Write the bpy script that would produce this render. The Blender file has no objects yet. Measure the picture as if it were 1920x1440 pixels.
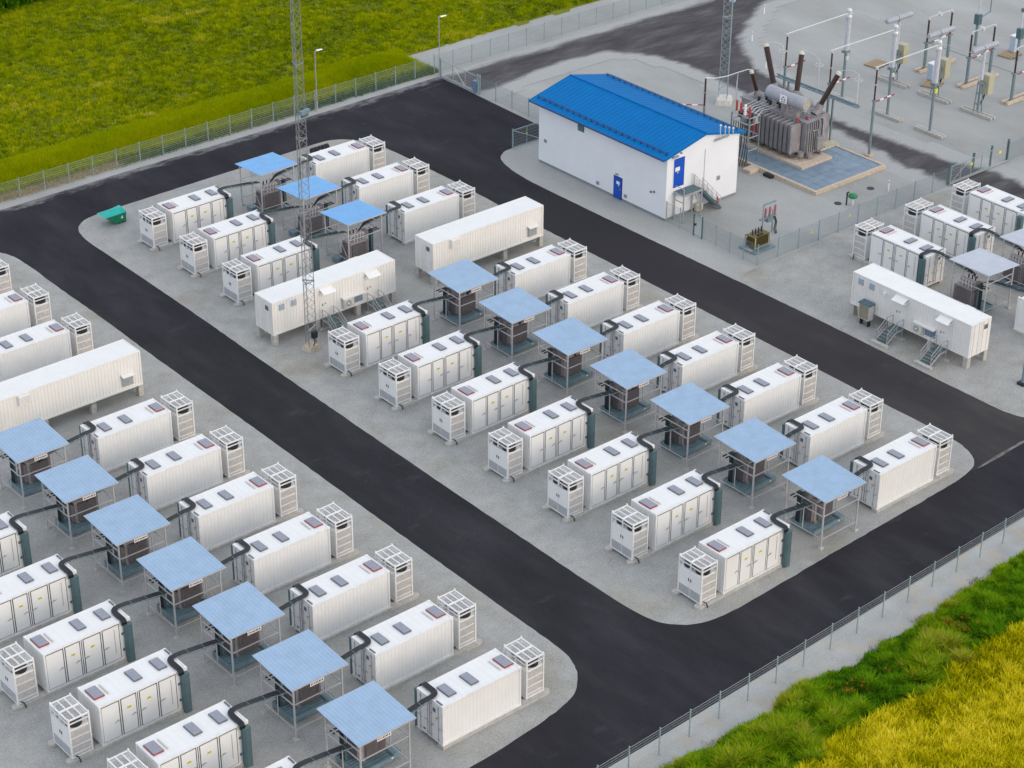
import bpy, bmesh, math, random
import numpy as np
from mathutils import Vector, Matrix
random.seed(7)
rng = np.random.default_rng(11)
S = bpy.context.scene
C = S.collection
R = math.radians

# ------------------------------------------------------------------ camera, world, sun
cam_d = bpy.data.cameras.new('camera')
cam = bpy.data.objects.new('camera', cam_d)
C.objects.link(cam)
YAW, PIT, ROL = 0.864841898, 0.519837398, 0.00622107
fw = Vector((math.cos(YAW)*math.cos(PIT), math.sin(YAW)*math.cos(PIT), -math.sin(PIT)))
rt = Vector((math.sin(YAW), -math.cos(YAW), 0))
up = rt.cross(fw)
rt2 = math.cos(ROL)*rt + math.sin(ROL)*up
up2 = -math.sin(ROL)*rt + math.cos(ROL)*up
M = Matrix((rt2, up2, -fw)).transposed().to_4x4()
M.translation = Vector((-83.5478, -76.55296, 80.3696))
cam.matrix_world = M
cam_d.sensor_width = 36.0
cam_d.lens = 3931.36/1920*36
cam_d.clip_start = 1.0
cam_d.clip_end = 6000
S.camera = cam

SUN_EL, SUN_AZ = R(20), R(164)          # azimuth clockwise from +Y
world = bpy.data.worlds.new('World')
S.world = world
world.use_nodes = True
wn = world.node_tree
bg = wn.nodes['Background']
sky = wn.nodes.new('ShaderNodeTexSky')
sky.sky_type = 'NISHITA'
sky.sun_disc = False
sky.sun_elevation = SUN_EL
sky.sun_rotation = SUN_AZ
sky.air_density = 1.0
sky.dust_density = 1.5
sky.ozone_density = 1.0
wn.links.new(sky.outputs[0], bg.inputs[0])
bg.inputs[1].default_value = 0.05
# thin even cloud cover over the clear sky
bg2 = wn.nodes.new('ShaderNodeBackground')
bg2.inputs[0].default_value = (0.885, 0.935, 1.025, 1)
bg2.inputs[1].default_value = 0.95
addw = wn.nodes.new('ShaderNodeAddShader')
wn.links.new(bg.outputs[0], addw.inputs[0])
wn.links.new(bg2.outputs[0], addw.inputs[1])
wn.links.new(addw.outputs[0], wn.nodes['World Output'].inputs[0])
sun_d = bpy.data.lights.new('sun', 'SUN')
sun_d.energy = 0.95
sun_d.angle = R(25)
sun_d.color = (1.0, 0.80, 0.58)
sun = bpy.data.objects.new('sun', sun_d)
C.objects.link(sun)
sd = Vector((math.sin(SUN_AZ)*math.cos(SUN_EL), math.cos(SUN_AZ)*math.cos(SUN_EL), math.sin(SUN_EL)))
sun.rotation_euler = sd.to_track_quat('Z', 'Y').to_euler()
sun.location = (20, -60, 90)
S.view_settings.view_transform = 'Standard'
S.view_settings.look = 'None'
S.view_settings.exposure = 0.0
S.view_settings.gamma = 1.0
S.view_settings.use_curve_mapping = False

# ------------------------------------------------------------------ materials
MATS = {}
def nd(nt, typ, **kw):
    n = nt.nodes.new(typ)
    for k, v in kw.items():
        setattr(n, k, v)
    return n
def mat(name, col, rough=0.6, metal=0.0, var=0.08, scale=3.0, bump=0.0, bscale=20.0, spec=None, dirt=None, obj=True):
    """painted / plain surface: base colour with soft noise variation, optional fine bump"""
    m = bpy.data.materials.new(name)
    m.use_nodes = True
    nt = m.node_tree
    b = nt.nodes['Principled BSDF']
    b.inputs['Roughness'].default_value = rough
    b.inputs['Metallic'].default_value = metal
    if spec is not None:
        b.inputs['Specular IOR Level'].default_value = spec
    tc = nd(nt, 'ShaderNodeTexCoord')
    geo = nd(nt, 'ShaderNodeNewGeometry')
    src = geo.outputs['Position']
    no = nd(nt, 'ShaderNodeTexNoise')
    no.inputs['Scale'].default_value = scale
    no.inputs['Detail'].default_value = 6
    no.inputs['Roughness'].default_value = 0.65
    nt.links.new(src, no.inputs['Vector'])
    mx = nd(nt, 'ShaderNodeMix', data_type='RGBA')
    c = np.array(col)
    d = np.clip(c*(1-2.2*var), 0, 1) if dirt is None else np.array(dirt)
    mx.inputs['A'].default_value = (*np.clip(c*(1+var), 0, 1), 1)
    mx.inputs['B'].default_value = (*d, 1)
    mr = nd(nt, 'ShaderNodeMapRange')
    mr.inputs['From Min'].default_value = 0.36
    mr.inputs['From Max'].default_value = 0.74
    nt.links.new(no.outputs['Fac'], mr.inputs['Value'])
    nt.links.new(mr.outputs[0], mx.inputs['Factor'])
    nt.links.new(mx.outputs['Result'], b.inputs['Base Color'])
    if bump > 0:
        n2 = nd(nt, 'ShaderNodeTexNoise')
        n2.inputs['Scale'].default_value = bscale
        n2.inputs['Detail'].default_value = 4
        nt.links.new(src, n2.inputs['Vector'])
        bp = nd(nt, 'ShaderNodeBump')
        bp.inputs['Strength'].default_value = bump
        bp.inputs['Distance'].default_value = 0.05
        nt.links.new(n2.outputs['Fac'], bp.inputs['Height'])
        nt.links.new(bp.outputs[0], b.inputs['Normal'])
    MATS[name] = m
    return m

white = mat('white_paint', (0.80, 0.797, 0.785), 0.42, var=0.015, scale=0.9, dirt=(0.765, 0.758, 0.74))
cabin_white = mat('cabin_white_paint', (0.80, 0.785, 0.755), 0.48, var=0.015, scale=0.6, dirt=(0.76, 0.742, 0.705))
frame_white = mat('white_steel_frame', (0.81, 0.81, 0.80), 0.4, var=0.02, scale=2, dirt=(0.70, 0.69, 0.67))
off_grey = mat('light_grey_panel', (0.58, 0.56, 0.54), 0.6, var=0.08, scale=5)
lattice_grey = mat('mesh_grey', (0.46, 0.47, 0.49), 0.6, var=0.06, scale=5)
seal = mat('black_door_seal', (0.025, 0.023, 0.022), 0.7, var=0.1)
black = mat('black_plastic', (0.018, 0.019, 0.022), 0.5, var=0.1)
cable_black = mat('black_cable_sheath', (0.016, 0.019, 0.024), 0.38, var=0.1)
teal = mat('teal_grey_paint', (0.075, 0.135, 0.15), 0.5, var=0.08, scale=2)
tray_teal = mat('tray_blue_grey', (0.17, 0.255, 0.29), 0.5, var=0.12, scale=3)
glassy = mat('vent_cover_grey', (0.28, 0.295, 0.345), 0.3, var=0.06, scale=6)
dkgrey = mat('vent_frame_grey', (0.13, 0.135, 0.15), 0.5, var=0.05)
redp = mat('red_paint', (0.33, 0.055, 0.05), 0.5, var=0.1)
yellow = mat('yellow_label', (0.72, 0.66, 0.05), 0.5, var=0.05)
galv = mat('galvanised_steel', (0.42, 0.43, 0.45), 0.5, metal=0.35, var=0.12, scale=7)
galv_lt = mat('pale_galvanised_steel', (0.50, 0.485, 0.49), 0.5, metal=0.1, var=0.1, scale=7)
fence_m = mat('grey_green_fence_steel', (0.30, 0.39, 0.41), 0.5, metal=0.2, var=0.08)
fence_lt = mat('fence_wire', (0.42, 0.49, 0.51), 0.5, metal=0.2, var=0.06)
concrete = mat('concrete', (0.47, 0.45, 0.41), 0.85, var=0.12, scale=4, bump=0.3)
concrete_w = mat('warm_concrete', (0.56, 0.46, 0.36), 0.85, var=0.12, scale=3, bump=0.3)
shed_roof = mat('pale_blue_sheet_metal', (0.31, 0.44, 0.60), 0.42, metal=0.0, var=0.05, scale=1.3)
shed_roof2 = mat('sky_blue_reflection_sheet_metal', (0.16, 0.41, 0.74), 0.38, metal=0.0, var=0.05, scale=1.3)  # far-section shelters: stronger blue sky reflection put into the sheet colour
shed_roof3 = mat('pale_sky_reflection_sheet_metal', (0.46, 0.50, 0.56), 0.42, metal=0.0, var=0.05, scale=1.3)  # right-block shelters: paler sky reflection of the turned roofs painted into the base colour
trafo_dk = mat('dark_grey_brown_paint', (0.20, 0.178, 0.184), 0.5, var=0.12, scale=5)
trafo_md = mat('grey_brown_paint', (0.37, 0.335, 0.335), 0.5, var=0.1, scale=4)
btrafo = mat('transformer_grey_paint', (0.27, 0.255, 0.262), 0.5, var=0.12, scale=1.4)
btrafo_l = mat('conservator_pale_grey', (0.36, 0.36, 0.40), 0.4, var=0.06, scale=2)
porcelain = mat('brown_porcelain', (0.055, 0.022, 0.018), 0.28, var=0.15, scale=6)
ins_grey = mat('grey_insulator', (0.55, 0.56, 0.60), 0.4, var=0.08, scale=5)
alu = mat('aluminium', (0.62, 0.64, 0.65), 0.4, metal=0.3, var=0.05)
cream = mat('cream_cap', (0.62, 0.58, 0.46), 0.5, var=0.05)
beige_box = mat('beige_cabinet_paint', (0.46, 0.43, 0.30), 0.5, var=0.06)
pale_blue_box = mat('pale_blue_cabinet', (0.45, 0.55, 0.66), 0.5, var=0.05)
wood = mat('weathered_wood', (0.40, 0.29, 0.18), 0.8, var=0.15, scale=6)
bwall = mat('white_render_wall', (0.78, 0.795, 0.83), 0.8, var=0.02, scale=0.5)
bplinth = mat('grey_plinth', (0.24, 0.26, 0.28), 0.85, var=0.08)
blue_roof = mat('bright_blue_roof_sheet', (0.0005, 0.155, 0.44), 0.6, var=0.04, scale=0.8, spec=.08)
blue_dk = mat('dark_blue_trim', (0.004, 0.06, 0.19), 0.45, var=0.05)
blue_door = mat('blue_door_paint', (0.001, 0.075, 0.50), 0.4, var=0.04)
grille_m = mat('grey_grille', (0.33, 0.35, 0.37), 0.6, var=0.08)
pit_blue = mat('blue_grey_grating', (0.21, 0.285, 0.36), 0.5, metal=0.2, var=0.12, scale=1.2)
green_skip = mat('green_skip_paint', (0.004, 0.20, 0.10), 0.4, var=0.1, scale=2)
green_lid = mat('turquoise_green_lid', (0.005, 0.40, 0.35), 0.35, var=0.08, scale=2)
green_dome = mat('green_dome_paint', (0.015, 0.20, 0.07), 0.35, var=0.05)
olive = mat('olive_brown_paint', (0.135, 0.10, 0.028), 0.45, var=0.12, scale=4)
pink_ins = mat('pink_insulator', (0.40, 0.13, 0.15), 0.35, var=0.1)
red_ins = mat('red_insulator', (0.40, 0.045, 0.035), 0.35, var=0.1)
white_ins = mat('white_print', (0.82, 0.82, 0.82), 0.5, var=0.02)
orange_l = mat('orange_label', (0.62, 0.22, 0.05), 0.5, var=0.05)
window_blue = mat('blue_window_film', (0.16, 0.30, 0.48), 0.2, var=0.05)
rubber = mat('rubber', (0.02, 0.02, 0.021), 0.75, var=0.2)

# ------------------------------------------------------------------ mesh builder
class MB:
    def __init__(s, off=(0, 0, 0)):
        s.v = []; s.f = []; s.m = []; s.o = Vector(off)
    def add(s, vs, fs, mi=0):
        n = len(s.v)
        s.v += [tuple(Vector(p)-s.o) for p in vs]
        for f in fs:
            s.f.append([n+i for i in f]); s.m.append(mi)
        return s
    def quad(s, a, b, c, d, mi=0):
        return s.add([a, b, c, d], [(0, 1, 2, 3)], mi)
    def hexa(s, p, mi=0):          # 8 points: bottom ring 0-3 ccw, top ring 4-7
        return s.add(p, [(3, 2, 1, 0), (4, 5, 6, 7), (0, 1, 5, 4), (1, 2, 6, 5), (2, 3, 7, 6), (3, 0, 4, 7)], mi)
    def box(s, x0, x1, y0, y1, z0, z1, mi=0):
        return s.hexa([(x0, y0, z0), (x1, y0, z0), (x1, y1, z0), (x0, y1, z0),
                       (x0, y0, z1), (x1, y0, z1), (x1, y1, z1), (x0, y1, z1)], mi)
    def bar(s, p, q, w, h=None, mi=0, upv=(0, 0, 1)):
        h = w if h is None else h
        p = Vector(p); q = Vector(q); d = (q-p)
        if d.length < 1e-6: return s
        d.normalize(); u = Vector(upv)
        if abs(d.dot(u)) > 0.98: u = Vector((1, 0, 0))
        a = d.cross(u).normalized()*w/2; b = a.cross(d).normalized()*h/2
        return s.hexa([p-a-b, q-a-b, q+a-b, p+a-b, p-a+b, q-a+b, q+a+b, p+a+b], mi)
    def tube(s, pts, r, n=6, mi=0, radii=None, cap=True):
        pts = [Vector(p) for p in pts]
        k = len(pts)
        d0 = (pts[1]-pts[0]).normalized()
        ref = Vector((0, 0, 1)) if abs(d0.z) < 0.9 else Vector((1, 0, 0))
        a = d0.cross(ref).normalized()
        vs = []
        for i, p in enumerate(pts):
            d = (pts[min(i+1, k-1)]-pts[max(i-1, 0)]).normalized()
            a = (a-d*a.dot(d)).normalized()
            b = d.cross(a)
            rr = r if radii is None else radii[i]
            for j in range(n):
                t = 2*math.pi*j/n
                vs.append(p+a*(rr*math.cos(t))+b*(rr*math.sin(t)))
        fs = []
        for i in range(k-1):
            for j in range(n):
                fs.append((i*n+j, i*n+(j+1) % n, (i+1)*n+(j+1) % n, (i+1)*n+j))
        if cap:
            fs.append(tuple(range(n))[::-1]); fs.append(tuple((k-1)*n+j for j in range(n)))
        return s.add(vs, fs, mi)
    def cone(s, p, q, r0, r1, n=10, mi=0):
        return s.tube([p, q], r0, n, mi, radii=[r0, r1])
    def corr(s, o, u, v, nrm, pitch, depth, mi=0):
        """trapezoid-corrugated sheet: ribs run along v, repeat along u"""
        o = Vector(o); u = Vector(u); v = Vector(v); nrm = Vector(nrm).normalized()*depth
        L = u.length; n = max(1, round(L/pitch)); p = L/n; ud = u.normalized()
        xs = []
        for i in range(n):
            for t, h in ((0, 0), (.28, 0), (.5, 1), (.78, 1)):
                xs.append(((i+t)*p, h))
        xs.append((L, 0))
        vs = []
        for x, h in xs:
            q = o+ud*x+nrm*h
            vs += [q, q+v]
        return s.add(vs, [(2*i, 2*i+2, 2*i+3, 2*i+1) for i in range(len(xs)-1)], mi)
    def insul(s, p, q, r, nsheds, mi=0, n=10, core=0.62):
        p = Vector(p); q = Vector(q); pts = []; rad = []
        for i in range(nsheds):
            for t, k in ((0.0, core), (.35, core), (.5, 1), (.62, core)):
                pts.append(p.lerp(q, (i+t)/nsheds)); rad.append(r*k)
        pts.append(q); rad.append(r*core)
        return s.tube(pts, r, n, mi, radii=rad)
    def mesh(s, name, mats, smooth=False):
        me = bpy.data.meshes.new(name)
        me.from_pydata(s.v, [], s.f)
        if not isinstance(mats, (list, tuple)): mats = [mats]
        for m in mats: me.materials.append(m)
        me.polygons.foreach_set('material_index', s.m)
        if smooth:
            me.polygons.foreach_set('use_smooth', [True]*len(s.f))
        bm = bmesh.new(); bm.from_mesh(me)
        bmesh.ops.recalc_face_normals(bm, faces=bm.faces)
        bm.to_mesh(me); bm.free()
        me.update()
        return me
    def obj(s, name, mats, parent=None, smooth=False):
        o = bpy.data.objects.new(name, s.mesh(name, mats, smooth))
        C.objects.link(o)
        if parent is not None: o.parent = parent
        return o

def tag(o, label, cat, group=None):
    o['label'] = label; o['category'] = cat
    if group: o['group'] = group
    return o
def thing(name, label, cat, loc=(0, 0, 0), rz=0, group=None):
    o = bpy.data.objects.new(name, None)
    o.empty_display_size = 0.5
    C.objects.link(o)
    o.location = loc; o.rotation_euler = (0, 0, rz)
    return tag(o, label, cat, group)
def struct(o):
    o['kind'] = 'structure'; return o
def stuff(o):
    o['kind'] = 'stuff'; return o
KIDS = {}
def copy_tree(o, parent=None):
    c = o.copy(); C.objects.link(c)
    if parent is not None: c.parent = parent
    for ch in o.children: copy_tree(ch, c)
    return c
def child(name, me, parent, loc=(0, 0, 0), label=None):
    o = bpy.data.objects.new(name, me)
    C.objects.link(o); o.parent = parent; o.location = loc
    if label: o['label'] = label
    return o

# ------------------------------------------------------------------ ground sheets
def poly_sheet(name, pts, z, m):
    bm = bmesh.new()
    vs = [bm.verts.new((x, y, z)) for x, y in pts]
    f = bm.faces.new(vs)
    if f.normal.z < 0: f.normal_flip()
    bmesh.ops.triangulate(bm, faces=[f])
    me = bpy.data.meshes.new(name); bm.to_mesh(me); bm.free()
    me.materials.append(m)
    for p in me.polygons:
        pass
    o = bpy.data.objects.new(name, me); C.objects.link(o)
    return struct(o)

def chaikin(pts, it=2):
    for _ in range(it):
        out = []
        for i in range(len(pts)):
            a = np.array(pts[i]); b = np.array(pts[(i+1) % len(pts)])
            L = max(np.hypot(*(b-a)), 1e-6); c = min(.25, 1.0/L)
            out += [tuple(a+(b-a)*c), tuple(b-(b-a)*c)]
        pts = out
    return pts
def rough_edge(pts, step=0.5, amp=0.014):
    pts = chaikin(pts)
    out = []
    n = len(pts)
    for i in range(n):
        a = np.array(pts[i]); b = np.array(pts[(i+1) % n]); L = np.hypot(*(b-a))
        if L > 60: out.append(tuple(a)); continue
        k = max(1, int(L/step)); nn = np.array([b[1]-a[1], a[0]-b[0]])/max(L, 1e-6)
        for j in range(k):
            q = a+(b-a)*j/k
            out.append(tuple(q+nn*rng.normal(0, amp)))
    return out
def ground_mat(name, stops, scale1, scale2, rough=0.9, bump=0.5, bscale=18, fine=0.35, stretch=None, rot=0, spec=0.3, extra=None):
    m = bpy.data.materials.new(name); m.use_nodes = True
    nt = m.node_tree; b = nt.nodes['Principled BSDF']
    b.inputs['Roughness'].default_value = rough
    b.inputs['Specular IOR Level'].default_value = spec
    geo = nd(nt, 'ShaderNodeNewGeometry')
    mp = nd(nt, 'ShaderNodeMapping')
    mp.inputs['Rotation'].default_value = (0, 0, rot)
    if stretch: mp.inputs['Scale'].default_value = stretch
    nt.links.new(geo.outputs['Position'], mp.inputs['Vector'])
    n1 = nd(nt, 'ShaderNodeTexNoise'); n1.inputs['Scale'].default_value = scale1
    n1.inputs['Detail'].default_value = 8; n1.inputs['Roughness'].default_value = 0.62
    nt.links.new(mp.outputs[0], n1.inputs['Vector'])
    n2 = nd(nt, 'ShaderNodeTexNoise'); n2.inputs['Scale'].default_value = scale2
    n2.inputs['Detail'].default_value = 8; n2.inputs['Roughness'].default_value = 0.8
    nt.links.new(geo.outputs['Position'], n2.inputs['Vector'])
    ad = nd(nt, 'ShaderNodeMix', data_type='FLOAT')
    ad.inputs['Factor'].default_value = fine
    nt.links.new(n1.outputs['Fac'], ad.inputs['A']); nt.links.new(n2.outputs['Fac'], ad.inputs['B'])
    cr = nd(nt, 'ShaderNodeValToRGB')
    el = cr.color_ramp.elements
    while len(el) > 1: el.remove(el[-1])
    for i, (p, c) in enumerate(stops):
        e = el[0] if i == 0 else el.new(p)
        e.position = p; e.color = (*c, 1)
    nt.links.new(ad.outputs['Result'], cr.inputs['Fac'])
    out = cr.outputs['Color']
    if extra: out = extra(nt, out, geo)
    nt.links.new(out, b.inputs['Base Color'])
    bp = nd(nt, 'ShaderNodeBump'); bp.inputs['Strength'].default_value = bump; bp.inputs['Distance'].default_value = 0.03
    n3 = nd(nt, 'ShaderNodeTexNoise'); n3.inputs['Scale'].default_value = bscale; n3.inputs['Detail'].default_value = 3
    nt.links.new(geo.outputs['Position'], n3.inputs['Vector'])
    nt.links.new(n3.outputs['Fac'], bp.inputs['Height'])
    nt.links.new(bp.outputs[0], b.inputs['Normal'])
    return m
GRAV = [(0.35, (0.215, 0.215, 0.20)), (0.45, (0.318, 0.314, 0.295)), (0.53, (0.378, 0.378, 0.36)), (0.64, (0.475, 0.475, 0.46))]
def tan_patch(nt, col, geo):
    n = nd(nt, 'ShaderNodeTexNoise'); n.inputs['Scale'].default_value = 0.16; n.inputs['Detail'].default_value = 4
    nt.links.new(geo.outputs['Position'], n.inputs['Vector'])
    mr = nd(nt, 'ShaderNodeMapRange'); mr.inputs['From Min'].default_value = 0.52; mr.inputs['From Max'].default_value = 0.72
    mr.inputs['To Max'].default_value = 0.85
    nt.links.new(n.outputs['Fac'], mr.inputs['Value'])
    mx = nd(nt, 'ShaderNodeMix', data_type='RGBA'); mx.blend_type = 'MULTIPLY'
    mx.inputs['B'].default_value = (0.84, 0.79, 0.68, 1)
    nt.links.new(mr.outputs[0], mx.inputs['Factor']); nt.links.new(col, mx.inputs['A'])
    return mx.outputs['Result']
gravel = ground_mat('grey_gravel', GRAV, 0.6, 8, fine=0.72, bump=0.7, bscale=14, extra=tan_patch)
gravel_s = ground_mat('pale_grey_gravel', [(0.34, (0.235, 0.235, 0.22)), (0.45, (0.330, 0.332, 0.315)), (0.56, (0.405, 0.410, 0.395)), (0.68, (0.49, 0.50, 0.485))],
                      0.14, 8, fine=0.6, bump=0.6, bscale=14, stretch=(1, 0.5, 1))
def dusty(nt, col, geo):
    n = nd(nt, 'ShaderNodeTexNoise'); n.inputs['Scale'].default_value = 0.5; n.inputs['Detail'].default_value = 7
    n.inputs['Roughness'].default_value = 0.7
    mp = nd(nt, 'ShaderNodeMapping'); mp.inputs['Scale'].default_value = (0.35, 1.0, 1)
    nt.links.new(geo.outputs['Position'], mp.inputs['Vector']); nt.links.new(mp.outputs[0], n.inputs['Vector'])
    mr = nd(nt, 'ShaderNodeMapRange'); mr.inputs['From Min'].default_value = 0.60; mr.inputs['From Max'].default_value = 0.80
    mr.inputs['To Max'].default_value = 0.5
    nt.links.new(n.outputs['Fac'], mr.inputs['Value'])
    mx = nd(nt, 'ShaderNodeMix', data_type='RGBA'); mx.inputs['B'].default_value = (0.115, 0.11, 0.115, 1)
    nt.links.new(mr.outputs[0], mx.inputs['Factor']); nt.links.new(col, mx.inputs['A'])
    return mx.outputs['Result']
def dusty_edge(nt, col, geo):
    col = dusty(nt, col, geo)
    sx = nd(nt, 'ShaderNodeSeparateXYZ'); nt.links.new(geo.outputs['Position'], sx.inputs[0])
    n = nd(nt, 'ShaderNodeTexNoise'); n.inputs['Scale'].default_value = 0.7; n.inputs['Detail'].default_value = 8; n.inputs['Roughness'].default_value = .75
    mp = nd(nt, 'ShaderNodeMapping'); mp.inputs['Scale'].default_value = (0.5, 1.4, 1)
    nt.links.new(geo.outputs['Position'], mp.inputs['Vector']); nt.links.new(mp.outputs[0], n.inputs['Vector'])
    m1 = nd(nt, 'ShaderNodeMapRange'); m1.inputs['From Min'].default_value = 81.3; m1.inputs['From Max'].default_value = 83.9
    nt.links.new(sx.outputs['Y'], m1.inputs['Value'])
    m2 = nd(nt, 'ShaderNodeMath', operation='MULTIPLY_ADD'); m2.inputs[1].default_value = 0.42
    nt.links.new(m1.outputs[0], m2.inputs[0]); nt.links.new(n.outputs['Fac'], m2.inputs[2])
    m3 = nd(nt, 'ShaderNodeMapRange', interpolation_type='SMOOTHSTEP'); m3.inputs['From Min'].default_value = 0.72; m3.inputs['From Max'].default_value = 0.98; m3.inputs['To Max'].default_value = 0.75
    nt.links.new(m2.outputs[0], m3.inputs['Value'])
    mx = nd(nt, 'ShaderNodeMix', data_type='RGBA'); mx.inputs['B'].default_value = (0.27, 0.27, 0.27, 1)
    nt.links.new(m3.outputs[0], mx.inputs['Factor']); nt.links.new(col, mx.inputs['A'])
    return mx.outputs['Result']
asphalt = ground_mat('new_black_asphalt', [(0.36, (0.020, 0.0190, 0.0235)), (0.5, (0.030, 0.0285, 0.0345)), (0.64, (0.050, 0.047, 0.054))],
                     0.3, 10, rough=0.9, fine=0.45, bump=0.35, bscale=24, stretch=(1, 0.35, 1), extra=dusty_edge, spec=.12)
def newer_far(nt, col, geo):
    col = dusty(nt, col, geo)
    sx = nd(nt, 'ShaderNodeSeparateXYZ'); nt.links.new(geo.outputs['Position'], sx.inputs[0])
    m1 = nd(nt, 'ShaderNodeMapRange'); m1.inputs['From Min'].default_value = 4; m1.inputs['From Max'].default_value = 46; m1.inputs['To Max'].default_value = .97
    nt.links.new(sx.outputs['Y'], m1.inputs['Value'])
    mx = nd(nt, 'ShaderNodeMix', data_type='RGBA'); mx.inputs['B'].default_value = (0.031, 0.029, 0.035, 1)
    nt.links.new(m1.outputs[0], mx.inputs['Factor']); nt.links.new(col, mx.inputs['A'])
    return mx.outputs['Result']
asphalt_old = ground_mat('older_brown_asphalt', [(0.36, (0.036, 0.034, 0.036)), (0.5, (0.050, 0.046, 0.047)), (0.64, (0.078, 0.070, 0.068))],
                     0.25, 10, rough=0.85, fine=0.4, bump=0.35, bscale=24, stretch=(1, 0.35, 1), extra=newer_far, spec=.12)
soil = ground_mat('field_soil', [(0.3, (0.045, 0.060, 0.012)), (0.5, (0.075, 0.095, 0.016)), (0.7, (0.12, 0.12, 0.03))], 0.5, 6, fine=0.5)

def bigplane(name, x0, x1, y0, y1, z, m):
    return poly_sheet(name, [(x0, y0), (x1, y0), (x1, y1), (x0, y1)], z, m)
bigplane('ground', -2500, 2500, -2500, 2500, -0.03, soil)
bigplane('gravel_yard', -70, 135, -10.25, 91.0, 0.0, gravel_s)
poly_sheet('asphalt_road', [(-70, -8.6), (-14.7, -7.72), (-5.5, -7.5), (15.6, -6.9), (27, -6.6), (62, -5.6), (62, 1.2), (44, 1.2), (42.8, 60), (42.75, 68.8), (43.0, 78),
            (43.35, 84.1), (30.5, 83.92), (20.1, 83.8), (5.9, 83.9), (-7.6, 83.75), (-70, 83.5)], 0.006, asphalt)
poly_sheet('older_road', [(24.9, -0.58), (27.62, -0.48), (62, 0.75), (62, 3), (34, 3), (33.5, 56), (27.9, 56), (27.4, 30), (27.2, 5)], 0.010, asphalt_old)
seam = mat('dusty_seam', (0.17, 0.155, 0.145), 0.9, var=.3, scale=1.5)
poly_sheet('road_seam', rough_edge([(25.3, -0.68), (62, 0.62), (62, 0.86), (25.6, -0.44)], .5, .03), 0.013, seam)
def verge_patch(nt, col, geo):
    n = nd(nt, 'ShaderNodeTexNoise'); n.inputs['Scale'].default_value = 0.55; n.inputs['Detail'].default_value = 6; n.inputs['Roughness'].default_value = .7
    nt.links.new(geo.outputs['Position'], n.inputs['Vector'])
    mr = nd(nt, 'ShaderNodeMapRange'); mr.inputs['From Min'].default_value = 0.48; mr.inputs['From Max'].default_value = 0.64
    mr.inputs['To Max'].default_value = 0.8
    nt.links.new(n.outputs['Fac'], mr.inputs['Value'])
    mx = nd(nt, 'ShaderNodeMix', data_type='RGBA'); mx.inputs['B'].default_value = (0.46, 0.385, 0.29, 1)
    nt.links.new(mr.outputs[0], mx.inputs['Factor']); nt.links.new(col, mx.inputs['A'])
    return mx.outputs['Result']
verge = ground_mat('sandy_verge_gravel', [(0.35, (0.25, 0.25, 0.24)), (0.45, (0.36, 0.36, 0.35)), (0.56, (0.44, 0.445, 0.43)), (0.66, (0.56, 0.56, 0.55))], 0.5, 9, fine=0.65, bump=0.8, bscale=12, extra=verge_patch)
poly_sheet('gravel_verge', [(-40, -12.0), (70, -12.0), (70, -5.0), (27, -6.2), (-40, -7.8)], 0.003, verge)
PAD_A = [(-1.1, 77.45), (-2.37, 77.3), (-3.6, 76.6), (-4.35, 75.4), (-4.76, 73.5), (-4.8, 65.5), (-4.94, 54.9), (-5.17, 46.5), (-5.5, 26.9), (-5.58, 19.6), (-5.63, 12.5), (-5.7, 6.8),
         (-5.61, 2.87), (-5.31, 0.95), (-4.69, -0.07), (-3.65, -0.94), (-2.25, -1.42), (0.17, -1.55), (6.0, -1.29), (16.7, -0.95), (22.7, -0.74), (24.86, -0.44), (25.9, 0.0),
         (26.69, 0.94), (27.12, 2.03), (27.3, 3.1), (27.35, 8.1), (27.5, 22.3), (27.55, 37.3), (27.6, 50), (27.9, 62.5), (27.8, 72), (27.4, 74.6), (26.6, 76.3), (25.4, 77.5), (24.0, 77.95), (19.2, 77.8), (6.0, 77.62)]
PAD_C = [(-70, 79), (-14.5, 78.6), (-12.6, 77.6), (-11.6, 75.9), (-11.2, 74.8), (-11.05, 73), (-11.04, 71.6), (-11.14, 67.8), (-11.15, 60), (-11.32, 53.2), (-11.4, 46.1), (-11.4, 41.3), (-11.5, 35), (-11.6, 28), (-11.79, 16.2),
         (-11.88, 5.25), (-11.86, 3.5), (-11.97, 1.8), (-12.4, 0.6), (-12.97, -0.26), (-14.1, -1.3), (-15.32, -1.72), (-16.91, -2.06), (-20.16, -2.4), (-23.6, -2.6), (-70, -3.4)]
poly_sheet('gravel_pad', rough_edge(PAD_A), 0.016, gravel)
poly_sheet('gravel_pad', rough_edge(PAD_C), 0.016, gravel)
PAD_E = [(33.4, 4.1), (33.5, 2.9), (33.8, 1.9), (34.6, 1.2), (36, 0.95), (62, 1.3), (62.4, 20), (62.6, 34), (62.6, 66), (42.75, 69), (42.7, 65.1), (37.0, 65.05), (36.0, 65.0), (35.0, 64.4), (34.4, 63.6), (33.7, 61.6),
         (33.3, 58.3), (33.3, 52), (33.35, 44.6), (33.5, 35), (33.6, 20), (33.4, 8.8)]
poly_sheet('gravel_pad', rough_edge(PAD_E), 0.020, gravel_s)
poly_sheet('gravel_pad', rough_edge([(33.65, 32.2), (33.6, 20), (33.5, 8.8), (33.5, 4.1), (33.6, 2.9), (33.9, 2.0), (34.7, 1.3), (36, 1.05), (61.9, 1.4), (62.3, 20), (62.5, 32.3), (50, 32.3), (36.8, 32.2)]), 0.024, gravel)

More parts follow.
